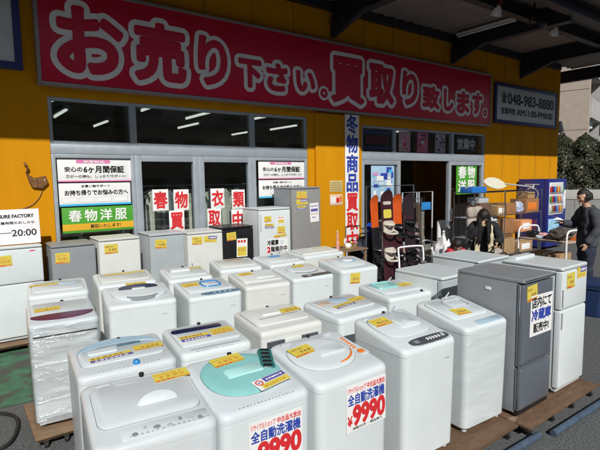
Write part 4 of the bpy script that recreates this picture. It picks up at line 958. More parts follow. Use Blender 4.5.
PATT = mat('blue_white_patterned_cloth', (.5, .55, .6), .8, var=.2, scale=10, col2=(.04, .09, .22), thr=.48)
sack('patterned_bag', 'blue and white patterned bag on the ground below the snowboards', 'bag', 6.98, 5.25, 0, .48, .4, .42, PATT, 2, strap=BLACK)
sack('backpack', 'black backpack on the ground right of the patterned bag', 'bag', 7.45, 5.5, 0, .36, .3, .48, BLACK, 3, strap=DGREY)
sack('backpack', 'dark blue backpack leaning by the foot of the banner', 'bag', 6.35, 6.55, 0.35, .45, .35, .55, mat('dark_navy_cloth', (.02, .025, .05), .8, var=.3), 5, strap=BLACK)
bm = new(); box(bm, -.3, .3, -.2, .2, 0, .35, .01); o = obj('storage_crate', bm, mat('dark_crate', (.05, .05, .06), .6, var=.2), None, (6.35, 6.55, 0)); tag(o, 'dark crate under the dark blue backpack by the banner', 'crate')
t = thing('blue_panel', 'bright blue plastic sledge standing behind the snowboard rack', 'sledge', (7.05, 6.95, 0)); bm = new()
loft(bm, [[(a, 0, b) for a, b in rr(.3, 1.1, .1, 5, 0, .55)], [(a, -.03, b) for a, b in rr(.32, 1.12, .1, 5, 0, .56)], [(a, -.06, b) for a, b in rr(.36, 1.16, .12, 5, 0, .58)]]); obj('shell', bm, mat('royal_blue_plastic', (.02, .06, .4), .35, var=.1), t)
t.rotation_euler = (R(-6), 0, 0); t.name = 'sledge'
# trinkets on a small table behind the creamy washer
t = thing('display_table', 'small wooden table carrying trinkets in front of the yellow pillar', 'table', (5.75, 6.45, 0)); bm = new(); box(bm, -.4, .4, -.25, .25, .78, .81, .004); obj('table_top', bm, WOOD2, t)
for sx in (-1, 1):
    for sy in (-1, 1): bm = new(); box(bm, sx*.36-.02, sx*.36+.02, sy*.21-.02, sy*.21+.02, 0, .78, .003); obj('leg', bm, WOOD2, t)
def lathe(bm, prof, n=18, mi=0): loft(bm, [[(q*math.cos(2*math.pi*k/n), q*math.sin(2*math.pi*k/n), z) for k in range(n)] for q, z in prof], mi)
GOLD = mat('pale_gold', (.7, .5, .2), .3, metal=.6, var=.2)
t = thing('vase', 'slim pink and gold vase tallest on the trinket table', 'vase', (5.58, 6.4, .811)); bm = new(); lathe(bm, [(.03, 0), (.04, .04), (.032, .12), (.018, .2), (.022, .27), (.014, .32)]); obj('body', bm, mat('pink_glaze', (.7, .35, .25), .2, var=.3, scale=15), t); bm = new(); lathe(bm, [(.015, .32), (.022, .33), (.015, .345)]); obj('rim', bm, GOLD, t)
t = thing('figurine', 'small white swan figurine on the trinket table', 'figurine', (5.82, 6.38, .811)); bm = new(); sphere(bm, (0, 0, .05), .075, .05, .05); tube(bm, smooth_path([(-.06, 0, .07), (-.09, 0, .13), (-.06, 0, .17), (-.10, 0, .17)], 5), [.018]*15+[.008]); obj('body', bm, PAPER, t); bm = new(); box(bm, -.08, .08, -.05, .05, -.0, .012, .003); obj('base', bm, GOLD, t)
t = thing('toy_basket', 'little wicker basket of coloured balls on the trinket table', 'basket', (6.02, 6.45, .811)); bm = new(); lathe(bm, [(.06, 0), (.085, .08), (.09, .085), (.08, .08), (.05, .02)]); tube(bm, [(.085*math.cos(a), 0, .08+.1*math.sin(a)) for a in [math.pi*k/10 for k in range(11)]], .006); obj('basket', bm, CARD2, t)
for (x, y, z, m) in ((0, 0, .085, RED), (.05, .02, .08, BLUE), (-.045, .02, .08, YSTICK), (0, -.05, .08, PINK)): bm = new(); sphere(bm, (x, y, z), .03, .03, .03, 12, 8); obj('ball', bm, m, t)

# security gates in the doorway
for x, lab in ((9.55, 'slim grey security gate with blue sticker in the entrance'), (8.95, 'slim grey security gate nearer the left door leaf')):
    t = thing('security_gate', lab, 'gate', (x, 7.62, 0), 0); bm = new(); tube(bm, [(-.26, 0, .02), (-.26, 0, 1.72), (.26, 0, 1.72), (.26, 0, .02)], .02); tube(bm, [(-.26, 0, .5), (.26, 0, .5)], .014); obj('frame', bm, LGREY, t)
    bm = new(); box(bm, -.3, .3, -.09, .09, 0, .03, .006); obj('base', bm, DGREY, t)
    if x > 9: bm = new(); box(bm, -.17, .19, -.008, .0, 1.27, 1.46, .002); obj('panel', bm, BLUE, t)
# goods just inside the entrance
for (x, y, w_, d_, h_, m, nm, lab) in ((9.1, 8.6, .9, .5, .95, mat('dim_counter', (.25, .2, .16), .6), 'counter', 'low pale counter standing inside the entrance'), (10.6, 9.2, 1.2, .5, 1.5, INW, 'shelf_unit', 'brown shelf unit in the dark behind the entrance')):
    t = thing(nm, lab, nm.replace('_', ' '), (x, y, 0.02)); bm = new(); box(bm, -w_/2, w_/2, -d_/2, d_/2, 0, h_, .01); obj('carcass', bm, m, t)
    bm = new()
    for k in range(3): box(bm, -w_/2+.03, w_/2-.03, -d_/2-.02, -d_/2-.001, h_*(.1+.28*k), h_*(.1+.28*k)+.02, .002)
    obj('rail', bm, LGREY, t)
for i, (x, y, lab) in enumerate(((8.2, 9.6, 'stocked shelf deep inside at the left of the entrance'), (9.6, 10.6, 'stocked shelf deep inside straight behind the entrance'), (1.9, 9.6, 'stocked shelf inside behind the left window'), (4.8, 9.8, 'stocked shelf inside behind the right glass door'))):
    t = thing('shop_shelf', lab, 'shelf', (x, y, .02)); bm = new()
    for z in (.1, .55, 1.0, 1.45, 1.85): box(bm, -.7, .7, -.22, .22, z, z+.025, .002)
    for sx in (-.7, .7): box(bm, sx-.02, sx+.02, -.23, .23, 0, 1.95, .002)
    obj('carcass', bm, LGREY, t)
    for k in range(20):
        z = (.126, .576, 1.026, 1.476)[k % 4]; xx = -.55+.27*(k//4); bm = new(); hh = random.uniform(.14, .34); box(bm, xx-random.uniform(.06, .11), xx+random.uniform(.06, .11), -.2, .1, z, z+hh, .006); obj('stock_box', bm, [RED, CARD, PAPER, BLUEP, GREENP, YSTICK, PINK, DGREY][(k*5+i) % 8], t)
t = thing('standing_sign', 'narrow white standing sign beside the entrance gates', 'sign', (9.62, 7.2, 0)); bm = new(); loft(bm, [[(a, -.02, b) for a, b in rr(.26, .62, .03, 4, 0, .72)], [(a, .02, b) for a, b in rr(.26, .62, .03, 4, 0, .72)]]); obj('board', bm, PAPER, t)
bm = new(); tube(bm, [(0, 0, 0.02), (0, 0, .45)], .018); box(bm, -.15, .15, -.1, .1, 0, .02, .004); obj('stand', bm, DGREY, t); bm = new(); box(bm, -.03, .03, -.0235, -.0205, .66, .84, .001); obj('print', bm, BLACKP, t)

# wire rack with boxes
t = thing('wire_rack', 'chrome wire shelving on the pavement beside the right door leaf', 'shelf', (10.6, 6.25, 0))
X0, X1, D2 = -1.45, 1.45, .26
for sx in (X0, -.25, X1):
    for sy in (-D2, D2): bm = new(); cyl(bm, (sx, sy, .06), (sx, sy, 1.75), .014, None, 8); obj('post', bm, CHROME, t)
for z in (.22, .72, 1.17, 1.72):
    bm = new()
    for sy in (-D2, D2): cyl(bm, (X0, sy, z), (X1, sy, z), .007, None, 6)
    for k in range(30): cyl(bm, (X0+(X1-X0)*k/29, -D2, z), (X0+(X1-X0)*k/29, D2, z), .004, None, 5)
    obj('shelf', bm, CHROME, t)
for sx in (X0, X1):
    for sy in (-D2, D2): bm = new(); cyl(bm, (sx-.012, sy, .03), (sx+.012, sy, .03), .03, None, 12); obj('caster', bm, RUBBER, t)
def carton(label, x, y, z, w, d, h, m=CARD, flap=True, rz=0, lab=None, name='cardboard_box'):
    t = thing(name, label, 'box', (x, y, z), rz); bm = new(); box(bm, -w/2, w/2, -d/2, d/2, 0, h, .004); obj('carton', bm, m, t)
    bm = new(); box(bm, -w/2-.001, w/2+.001, -.03, .03, h-.04, h+.001, .0005); obj('tape', bm, CARD2 if m is CARD else LGREY, t)
    if lab: bm = new(); box(bm, -w*.35, w*.3, -d/2-.003, -d/2-.0005, h*.2, h*.75, .0005); obj('label', bm, lab, t)
    return t
carton('wide brown cardboard box on the upper rack shelf, right of the plastic packs', 11.65, 6.22, 1.18, .62, .42, .33, CARD, lab=ORANGE); carton('orange brown cardboard box high on the rack below the paddle', 10.75, 6.25, 1.18, .42, .4, .26, CARD)
carton('small tan box on the upper rack shelf left of the orange brown one', 10.32, 6.25, 1.18, .3, .38, .22, CARD2, lab=PAPER)
carton('brown box on the middle rack shelf behind the woman', 10.62, 6.25, .73, .46, .42, .36, CARD); carton('white and orange printed box on the middle rack shelf', 11.35, 6.2, .73, .5, .42, .27, mat('orange_white_print_box', (.7, .3, .12), .6, var=.1), lab=PAPER)
carton('dark box at the right end of the middle rack shelf', 11.82, 6.25, .73, .3, .4, .25, MAROON); carton('tan cardboard box on the bottom rack shelf', 10.65, 6.25, .23, .55, .42, .38, CARD2); carton('tan box with white label on the bottom rack shelf', 11.4, 6.22, .23, .6, .42, .26, CARD2, lab=PAPER)
carton('dark brown box on the upper rack shelf at far left', 9.75, 6.28, 1.18, .45, .38, .3, mat('dark_card', (.14, .08, .05), .7, var=.2)); carton('flat white box on top of the dark brown box on the upper rack shelf', 9.72, 6.28, 1.485, .38, .3, .12, LGREY)
carton('small brown box stacked on the wide box at the right of the rack', 11.75, 6.25, 1.515, .34, .3, .16, CARD2); carton('flat brown box on top of the tan box on the bottom shelf', 10.65, 6.22, .615, .4, .34, .09, CARD)
carton('grey box on the bottom rack shelf at left', 9.6, 6.25, .23, .7, .42, .4, MGREY)
sack('plastic_pack', 'bluish clear plastic pack in front of the brown box on the upper rack shelf', 'bag', 11.15, 6.12, 1.18, .34, .2, .28, mat('bluish_plastic_pack', (.4, .45, .6), .3, var=.3, scale=20), 7)
sack('plastic_bag', 'white plastic bag on the middle rack shelf behind the beige chair', 'bag', 10.25, 6.3, .73, .3, .3, .45, LGREY, 8)
carton('flat blue plastic tray on top of the rack at left', 9.42, 6.2, 1.725, .55, .3, .13, mat('bright_blue_tray', (.02, .17, .55), .35), name='plastic_tray')
# beige padded folding chair standing at the rack
t = thing('padded_chair', 'beige quilted padded chair standing in front of the rack', 'chair', (9.05, 5.92, 0), 8)
bm = new(); rings = []
for y, s in ((-.05, .9), (-.085, .98), (-.05, 1), (.05, 1), (.085, .98), (.06, .9)):
    pass
for k in range(2):
    for j in range(3):
        x0_ = -.31+.315*k; z0_ = .74+.235*j; vs = sphere(bm, (x0_+.152, 0, z0_+.112), .158, .075, .122, 14, 10)
        for v in vs:
            for ax, c_, h_ in ((0, x0_+.152, .158), (2, z0_+.112, .122)):
                q = (v.co[ax]-c_)/h_; v.co[ax] = c_+h_*math.copysign(abs(q)**.55, q)
obj('backrest', bm, BEIGE, t, smooth=70)
bm = new(); vs = sphere(bm, (0, -.25, .5), .33, .3, .08, 20, 10)
for v in vs:
    for ax, c_, h_ in ((0, 0, .33), (1, -.25, .3)):
        q = (v.co[ax]-c_)/h_; v.co[ax] = c_+h_*math.copysign(abs(q)**.5, q)
obj('seat', bm, BEIGE, t, smooth=70)
bm = new(); tube(bm, [(0, -.22, .06), (0, -.22, .45)], .03); obj('column', bm, BLACK, t)
for k in range(5):
    a = 2*math.pi*k/5; bm = new(); tube(bm, [(0, -.22, .09), (.27*math.cos(a), -.22+.27*math.sin(a), .05)], .018); sphere(bm, (.27*math.cos(a), -.22+.27*math.sin(a), .026), .026, .026, .026, 10, 8); obj('leg', bm, BLACK, t)
bm = new(); tube(bm, [(0, .05, .5), (0, .1, .6), (0, .085, .85)], .025); obj('back_bar', bm, BLACK, t)
# paddle / snow shovel lying on the rack
t = thing('boat_paddle', 'cream bladed paddle lying along the top of the rack', 'paddle', (9.85, 6.12, 1.80), -2)
bm = new(); pts = [(0, .015), (.08, .07), (.2, .115), (.4, .135), (.6, .12), (.78, .07), (.88, .025)]
out_ = [(x-.15, z) for x, z in pts]+[(x-.15, -z) for x, z in pts[::-1]]
loft(bm, [[(x, -.022+.03*math.cos(z*8), z) for x, z in out_], [(x, .0+.03*math.cos(z*8), z) for x, z in out_]]); o = obj('blade', bm, mat('cream_plastic', (.68, .66, .52), .4, var=.05), t); o.rotation_euler = (R(-18), R(6), 0); o.location = (0, 0, .15)
bm = new(); tube(bm, [(.66, .01, .1), (1.9, .01, .0)], .017); obj('shaft', bm, LGREY, t); bm = new(); tube(bm, [(1.88, .01, -.05), (1.92, .01, .06)], .02); obj('grip', bm, LGREY, t)

# platform trolley
t = thing('platform_trolley', 'two level platform trolley with white tube handles at both ends', 'trolley', (9.84, 4.66, 0), -11)
TW, TL = .33, .52
bm = new(); box(bm, -TW, TW, -TL, TL, .77, .80, .005); obj('upper_deck', bm, mat('beige_deck', (.45, .34, .26), .6, var=.12), t)
bm = new(); box(bm, -TW, TW, -TL, TL, .2, .23, .005); obj('lower_deck', bm, DGREY, t)
for sy in (-1, 1):
    bm = new(); y = sy*(TL+.02)
    tube(bm, smooth_path([(-TW+.02, y, .1), (-TW+.02, y, .6), (-TW+.02, y, .88), (-TW+.05, y, .98), (-TW+.14, y, 1.02), (TW-.14, y, 1.02), (TW-.05, y, .98), (TW-.02, y, .88), (TW-.02, y, .6), (TW-.02, y, .1)], 4), .019); obj('handle', bm, SIGNW, t)
    for sx in (-1, 1): bm = new(); cyl(bm, (sx*(TW-.04)-.015, sy*(TL-.08), .06), (sx*(TW-.04)+.015, sy*(TL-.08), .06), .06, None, 16); box(bm, sx*(TW-.04)-.022, sx*(TW-.04)+.022, sy*(TL-.08)-.03, sy*(TL-.08)+.03, .08, .2, .004); obj('wheel', bm, RUBBER, t)
fur = mat('brown_grey_fur', (.09, .07, .06), .95, var=.5, scale=20, bump=.8, bscale=90)
sack('folded_jacket', 'brown grey jacket heaped on the trolley deck', 'jacket', 9.80, 4.46, .80, .46, .42, .22, fur, 9)
sack('cloth_bundle', 'pink cloth bundle on the trolley deck', 'cloth', 9.92, 4.88, .80, .22, .18, .1, mat('rose_cloth', (.6, .3, .3), .9, var=.2), 10)
sack('cloth_bundle', 'black cloth bundle at the far end of the trolley deck', 'cloth', 9.84, 5.04, .80, .3, .24, .14, BLACK, 12)
sack('cloth_bundle', 'white spotted cloth at the near edge of the trolley deck', 'cloth', 9.66, 4.82, .80, .16, .14, .07, PATT, 13)
carton('orange box on the near end of the trolley deck', 9.93, 4.24, .80, .2, .16, .12, ORANGE)
carton('brown box on the lower trolley deck', 9.8, 4.66, .23, .5, .6, .3, CARD2)
# small white tube cart handle near the child
t = thing('hand_cart', 'small flat hand cart with bent white tube handle by the child', 'cart', (6.75, 5.35, 0), -15)
bm = new(); box(bm, -.3, .3, -.42, .42, .14, .17, .006); obj('deck', bm, BLUE, t)
bm = new(); tube(bm, smooth_path([(-.27, .42, .15), (-.27, .46, .6), (-.27, .48, .74), (-.22, .49, .80), (.22, .49, .80), (.27, .48, .74), (.27, .46, .6), (.27, .42, .15)], 4), .017); obj('handle', bm, SIGNW, t)
for sx in (-1, 1):
    for sy in (-1, 1): bm = new(); cyl(bm, (sx*.24-.015, sy*.33, .05), (sx*.24+.015, sy*.33, .05), .05, None, 14); box(bm, sx*.24-.02, sx*.24+.02, sy*.33-.02, sy*.33+.02, .07, .14); obj('wheel', bm, RUBBER, t)
sack('plastic_bag', 'crumpled white plastic bag on the hand cart beside the child', 'bag', 6.9, 5.05, .17, .5, .45, .78, mat('white_film_bag', (.68, .68, .68), .35, var=.08, bump=.5, bscale=14), 14)
# dark blue tub with yellow tag at the right edge
t = thing('storage_tub', 'dark blue storage tub with yellow price tag right of the white front fridge', 'tub', (7.75, 3.1, 0), 10)
bm = new(); loft(bm, [[(a, b_, z) for a, b_ in rr(.62*k, .5*k, .05)] for k, z in ((.88, 0), (.98, .42), (1.04, .425), (1.04, .46), (.98, .46), (.9, .44))]); obj('body', bm, mat('dark_blue_tub', (.012, .03, .09), .45, var=.2), t, smooth=35)
front_sticker(t, 'yellow', -.16, .28, .12, .14, -.25); bm = new(); loft(bm, [[(a, b_, z) for a, b_ in rr(.66*k, .54*k, .05)] for k, z in ((1, .462), (1, .49), (.9, .5))]); obj('lid', bm, MATS['dark_blue_tub'], t)

# vending machine
VB = mat('deep_blue_enamel', (.02, .03, .2), .3, var=.08)
t = thing('vending_machine', 'deep blue drink vending machine at the right end of the wall', 'vending machine', (13.88, 6.92, 0))
VW, VD, VH = .54, .40, 1.98
bm = new(); box(bm, -VW, VW, -VD+.05, VD, .06, VH, .015); obj('cabinet', bm, VB, t)
bm = new(); box(bm, -VW, VW, -VD-.05, -VD+.048, .08, VH-.005, .012); dr = obj('door', bm, VB, t)
bm = new(); box(bm, -VW*.86, VW*.62, -VD-.058, -VD-.049, .98, 1.88, .003); pn = obj('display_panel', bm, PAPER, t)
for row in range(3):
    z = 1.62-.27*row; bm = new(); box(bm, -VW*.84, VW*.60, -VD-.085, -VD-.058, z-.045, z-.02, .003); obj('shelf', bm, LGREY, pn)
    cols_ = [RED, CYAN, ORANGE, GREENP, BLUEP, YSTICK, PAPER, MAROON, RED, SKYB]
    for k in range(10):
        x = -VW*.78+k*.078; bm = new(); loft(bm, [[(x+q*math.cos(2*math.pi*j/12), -VD-.078+q*math.sin(2*math.pi*j/12), z+zz) for j in range(12)] for q, zz in ((.022, -.02), (.028, -.012), (.028, .12), (.018, .15))]); obj('drink_can', bm, cols_[(k*7+row*3) % 10], pn)
bm = new(); box(bm, -VW*.84, VW*.60, -VD-.105, -VD-.1, .985, 1.875, .001); obj('window', bm, CLEAR, t)
bm = new(); box(bm, -VW*.84, VW*.3, -VD-.056, -VD-.049, .50, .86, .003); obj('advert_panel', bm, mat('ice_blue_print', (.3, .55, .72), .4, var=.25, scale=6), t)
bm = new(); box(bm, VW*.68, VW*.92, -VD-.06, -VD-.049, 1.12, 1.66, .004); box(bm, VW*.74, VW*.86, -VD-.066, -VD-.06, 1.2, 1.28, .002); obj('coin_panel', bm, SIGNW, t)
bm = new(); box(bm, -VW*.6, VW*.4, -VD-.06, -VD-.049, .2, .42, .004); obj('delivery_flap', bm, BLACK, t)
bm = new(); PV = lambda a, b_, h: (-VW-.001-h, -a, b_)
for k in range(28):
    t0, t1 = 2*math.pi*k/28, 2*math.pi*(k+1)/28
    loft(bm, [[PV(ra*math.cos(tt), 1.55+ra*math.sin(tt), h) for ra, tt in ((.2, t0), (.2, t1), (.165, t1), (.165, t0))] for h in (0, .001)])
for a0, b0_ in ((-.1, 1.6), (-.05, 1.52), (.02, 1.58)): loft(bm, [[PV(a0+x, b0_+z, h) for x, z in rr(.08, .06, .02)] for h in (0, .001)])
loft(bm, [[PV(x, z, h) for x, z in rr(.42, .03, .01, 4, 0, 1.83)] for h in (0, .001)])
obj('side_emblem', bm, LGREY, t, smooth=0)

# ------------------------------------------------------------------ people
def person_mesh(name, joints, bones, head=None, hands=(), vox=.012, m=SKIN, parent=None, extra=None):
    """one continuous skinned surface: joints {n:(x,y,z,r)}, bones pairs; first joint is the root"""
    names = list(joints); me = bpy.data.meshes.new('tmp_skin')
    me.from_pydata([joints[n][:3] for n in names], [(names.index(a), names.index(b)) for a, b in bones], [])
    o = bpy.data.objects.new('tmp_skin', me); COL.objects.link(o)
    md = o.modifiers.new('s', 'SKIN'); md.use_smooth_shade = True
    for i, n in enumerate(names):
        sv = me.skin_vertices[0].data[i]; rr_ = joints[n][3]
        sv.radius = rr_ if isinstance(rr_, tuple) else (rr_, rr_); sv.use_root = (i == 0)
    sb = o.modifiers.new('u', 'SUBSURF'); sb.levels = sb.render_levels = 2
    dg = bpy.context.evaluated_depsgraph_get(); dg.update()
    mm = bpy.data.meshes.new_from_object(o.evaluated_get(dg)); bpy.data.objects.remove(o); bpy.data.meshes.remove(me)
    bm = new(); bm.from_mesh(mm); bpy.data.meshes.remove(mm)
    if head: head(bm)
    if extra: extra(bm)
    if vox:
        m2 = bpy.data.meshes.new('tmp_vox'); bm.to_mesh(m2); bm.free()
        o = bpy.data.objects.new('tmp_vox', m2); COL.objects.link(o); md = o.modifiers.new('r', 'REMESH'); md.mode = 'VOXEL'; md.voxel_size = vox
        s_ = o.modifiers.new('sm', 'SMOOTH'); s_.iterations = 3; s_.factor = .5
        dg = bpy.context.evaluated_depsgraph_get(); dg.update(); m3 = bpy.data.meshes.new_from_object(o.evaluated_get(dg))
        bpy.data.objects.remove(o); bpy.data.meshes.remove(m2); bm = new(); bm.from_mesh(m3); bpy.data.meshes.remove(m3)
    return obj(name, bm, m, parent, smooth=180)
def head_fn(c, s, yaw_=0, pit=0):
    Rm = Matrix.Rotation(R(yaw_), 3, 'Z') @ Matrix.Rotation(R(-pit), 3, 'X'); c = Vector(c)
    def fn(bm):
        vs = sphere(bm, (0, 0, 0), .078*s, .098*s, .118*s, 24, 18)
        for v in vs:
            p = v.co
            if p.z < 0: k = 1-.32*(-p.z/(.118*s))**1.5; p.x *= k; p.y = p.y*(1-.12*(-p.z/(.118*s)))+.012*s*(-p.z/(.118*s))
        def put(cen, rx, ry, rz): vs.extend(sphere(bm, tuple(q*s for q in cen), rx*s, ry*s, rz*s, 12, 8))
        put((0, .097, -.022), .014, .022, .03); put((0, .108, -.035), .017, .014, .012)          # nose
        put((0, .083, -.068), .026, .012, .008); put((0, .081, -.08), .022, .012, .008); put((0, .073, -.106), .025, .02, .018)   # lips, chin
        put((0, .088, .018), .06, .012, .01)                                                         # brow
        for sx in (-1, 1): put((sx*.08, -.01, -.015), .012, .022, .034); put((sx*.045, .06, -.03), .026, .03, .022)
        for v in vs: v.co = c+Rm @ v.co
    return fn, Rm, c
def eyes(parent, Rm, c, s):
    for sx in (-1, 1):
        bm = new()
        for v in sphere(bm, (0, 0, 0), .016*s, .008*s, .007*s, 10, 8): v.co = c+Rm @ (v.co+Vector((sx*.032*s, .091*s, 0)))
        for v in sphere(bm, (0, 0, 0), .022*s, .006*s, .004*s, 10, 6): v.co = c+Rm @ (v.co+Vector((sx*.034*s, .097*s, .022*s)))
        obj('eye', bm, BLACK, parent)
def hair_cap(name, parent, Rm, c, s, length=0, m=HAIR, front=.055, back=-.09, seed=0, vol=1.0):
    bm = new(); rnd = random.Random(seed)
    vs = sphere(bm, (0, -.012*s, .012*s), .09*s*vol, .112*s*vol, .125*s*vol, 30, 20)
    kill = []
    for v in vs:
        p = v.co; lim = (front if p.y > .02*s else back)*s if p.y > -.0 else back*s
        n = 1+.03*math.sin(40*p.x/s+3*p.z/s)+.03*math.sin(55*p.y/s); p.x *= n; p.y *= n
        if p.z < lim+.01*s*math.sin(30*p.x/s+seed): kill.append(v)
    bmesh.ops.delete(bm, geom=kill, context='VERTS')
    # locks
    dn = Rm.inverted() @ Vector((0, 0, -1)); nl = 70 if length else 46
    for k in range(nl):
        a = R(-238+296*k/(nl-1)) if length else R(-190+200*k/(nl-1))
        st = Vector((.088*s*math.cos(a)*vol, .105*s*math.sin(a)*vol-.01*s, rnd.uniform(.0, .06)*s))
        L = (length if length else rnd.uniform(.04, .09))*s*rnd.uniform(.8, 1.1)
        if not length and math.sin(a) > .2: continue
        p1 = st*1.08+(dn if length else Vector((0, 0, -1)))*L*.4; p2 = st*(1.02 if not length else 1.14)+(dn if length else Vector((0, 0, -1)))*L+Vector((rnd.uniform(-.015, .015), rnd.uniform(-.015, .015), 0))
        tube(bm, smooth_path([st*.96, p1, p2], 4), [.016*s]*4+[.015*s]*4+[.005*s], 6)
    for v in bm.verts: v.co = c+Rm @ v.co
    return obj(name, bm, m, parent, smooth=70)
def hand_fn(wrist, palm_dir, finger_dir, s=1.0, side=1, curl=.4):
    """palm plus four bent fingers and a thumb, joined into the body"""
    w0 = Vector(wrist); d = Vector(finger_dir).normalized(); pn_ = Vector(palm_dir); pn_ = (pn_-d*pn_.dot(d)).normalized(); sd_ = d.cross(pn_)*side
    def fn(bm):
        vs = sphere(bm, (0, 0, 0), 1, 1, 1, 14, 10)
        for v in vs: v.co = w0+d*(.045*s+v.co.z*.052*s)+sd_*(v.co.x*.042*s)+pn_*(v.co.y*.017*s)
        for k, (off, L) in enumerate(((-.030, .072), (-.010, .082), (.010, .076), (.029, .06))):
            b0_ = w0+d*.085*s+sd_*off*s; b1__ = b0_+(d+pn_*curl*.5)*L*.5*s; b2__ = b1__+(d*(1-curl*.5)+pn_*curl*1.1)*L*.5*s
            tube(bm, [b0_-d*.02*s, b0_, b1__, b2__], [.0095*s, .0095*s, .0088*s, .0065*s], 8)
        t0_ = w0+d*.03*s-sd_*.036*s; tube(bm, [t0_, t0_+(d*.6-sd_*.7+pn_*.3)*.035*s, t0_+(d*1.3-sd_*.8+pn_*.6)*.055*s], [.012*s, .011*s, .007*s], 8)
    return fn

def garment(name, body, keep, off, m, parent, wr=.004):
    """cloth that follows the body: the kept part of its surface, moved outwards, with soft folds"""
    bm = new(); bm.from_mesh(body.data)
    bmesh.ops.delete(bm, geom=[v for v in bm.verts if not keep(v.co)], context='VERTS')
    for _ in range(6): bmesh.ops.smooth_vert(bm, verts=bm.verts[:], factor=.5, use_axis_x=True, use_axis_y=True, use_axis_z=True)
    bm.normal_update()
    for v in bm.verts:
        p = v.co; v.co = p+v.normal*(off+wr*(math.sin(38*p.z+9*p.x)+math.sin(61*p.x-22*p.z+13*p.y)))
    for _ in range(3): bmesh.ops.smooth_vert(bm, verts=bm.verts[:], factor=.5, use_axis_x=True, use_axis_y=True, use_axis_z=True)
    bm.normal_update(); o = obj(name, bm, m, parent, smooth=180, fixn=False)
    so_ = o.modifiers.new('thickness', 'SOLIDIFY'); so_.thickness = .006; so_.offset = 1
    return o
def far(p, c, d): return (p-Vector(c)).length > d

# --- man in profile beside the trolley (local +Y is where he faces)
man = thing('person', 'man in dark jacket and navy trousers holding a paper beside the trolley', 'person', (9.03, 3.66, 0), 52)
hf, Rm, hc = head_fn((0, .10, 1.70), 1.02, 4, 10)
LH, RH = (-.27, .16, .92), (.12, .40, 1.24)
J = dict(hip=(0, 0, .95, (.15, .11)), waist=(0, .01, 1.12, (.14, .1)), chest=(0, .0, 1.34, (.165, .115)), neck0=(0, .02, 1.50, (.075, .07)), neck1=(0, .07, 1.60, .055), head=(0, .095, 1.68, .06),
         ls=(-.19, -.01, 1.45, .062), le=(-.27, -.02, 1.16, .046), lw=(*LH, .03), rs=(.19, .01, 1.45, .062), re=(.24, .12, 1.2, .046), rw=(*RH, .03),
         lh=(-.1, 0, .9, .1), lk=(-.11, .04, .5, .06), la=(-.12, 0, .09, .042), lt=(-.13, .15, .04, .036), rh=(.1, 0, .9, .1), rk=(.11, .0, .5, .06), ra=(.12, -.06, .09, .042), rt=(.13, .09, .04, .036))
B = [('hip', 'waist'), ('waist', 'chest'), ('chest', 'neck0'), ('neck0', 'neck1'), ('neck1', 'head'), ('chest', 'ls'), ('ls', 'le'), ('le', 'lw'), ('chest', 'rs'), ('rs', 're'), ('re', 'rw'), ('hip', 'lh'), ('lh', 'lk'), ('lk', 'la'), ('la', 'lt'), ('hip', 'rh'), ('rh', 'rk'), ('rk', 'ra'), ('ra', 'rt')]
h1 = hand_fn(LH, (1, .2, 0), (.05, .35, -1), 1, 1, .5); h2 = hand_fn(RH, (-.3, 0, -1), (-.25, 1, .1), 1, -1, .5)
bod = person_mesh('body', J, B, hf, vox=.008, parent=man, extra=lambda bm: (h1(bm), h2(bm)))
eyes(man, Rm, hc, 1.02); hair_cap('hair', man, Rm, hc, 1.04, 0, front=.05, back=-.075, seed=4, vol=1.05)
JK = mat('charcoal_jacket', (.045, .05, .06), .85, var=.25, scale=12, bump=.3, bscale=50)
LC, RC = Vector(LH)+Vector((.005, .03, -.09)), Vector(RH)+Vector((-.025, .09, .0))
garment('jacket', bod, lambda p: .84 < p.z < 1.535 and far(p, LC, .105) and far(p, RC, .105), .032, JK, man)
garment('shirt', bod, lambda p: 1.0 < p.z < 1.52 and p.y > .06 and abs(p.x) < .075 and far(p, RC, .2), .042, mat('black_shirt', (.012, .012, .014), .8, var=.2), man, .002)
TR = mat('navy_trousers', (.02, .025, .045), .85, var=.25, scale=8, bump=.3, bscale=40)
garment('trousers', bod, lambda p: .09 < p.z < .93 and far(p, LC, .12) and not (p.x < -.21), .022, TR, man)
for sx, y in ((-.125, .06), (.125, 0)):
    person_mesh('shoe', dict(a=(sx, y-.06, .05, .055), b=(sx, y+.05, .045, .05), c=(sx, y+.14, .035, .04)), [('a', 'b'), ('b', 'c')], vox=.01, m=BLACK, parent=man)
# the paper he holds
pw = man.matrix_basis @ Vector((.02, .52, 1.30)); t = thing('paper_sheet', 'creased white paper in the hand of the man', 'paper', pw, 52)
bm = new(); loft(bm, [[(-.09, -.06, 0), (.10, -.1, .02), (.11, .1, .08), (-.02, .02, .05), (-.08, .11, .02)], [(-.09, -.06, .003), (.10, -.1, .023), (.11, .1, .083), (-.02, .02, .053), (-.08, .11, .023)]]); obj('sheet', bm, PAPER, t, smooth=0)
bm = new(); box(bm, -.05, .05, -.04, .03, -.012, -.002, .001, rot=Matrix.Rotation(R(15), 3, 'Y')); obj('folded_corner', bm, PAPER, t)

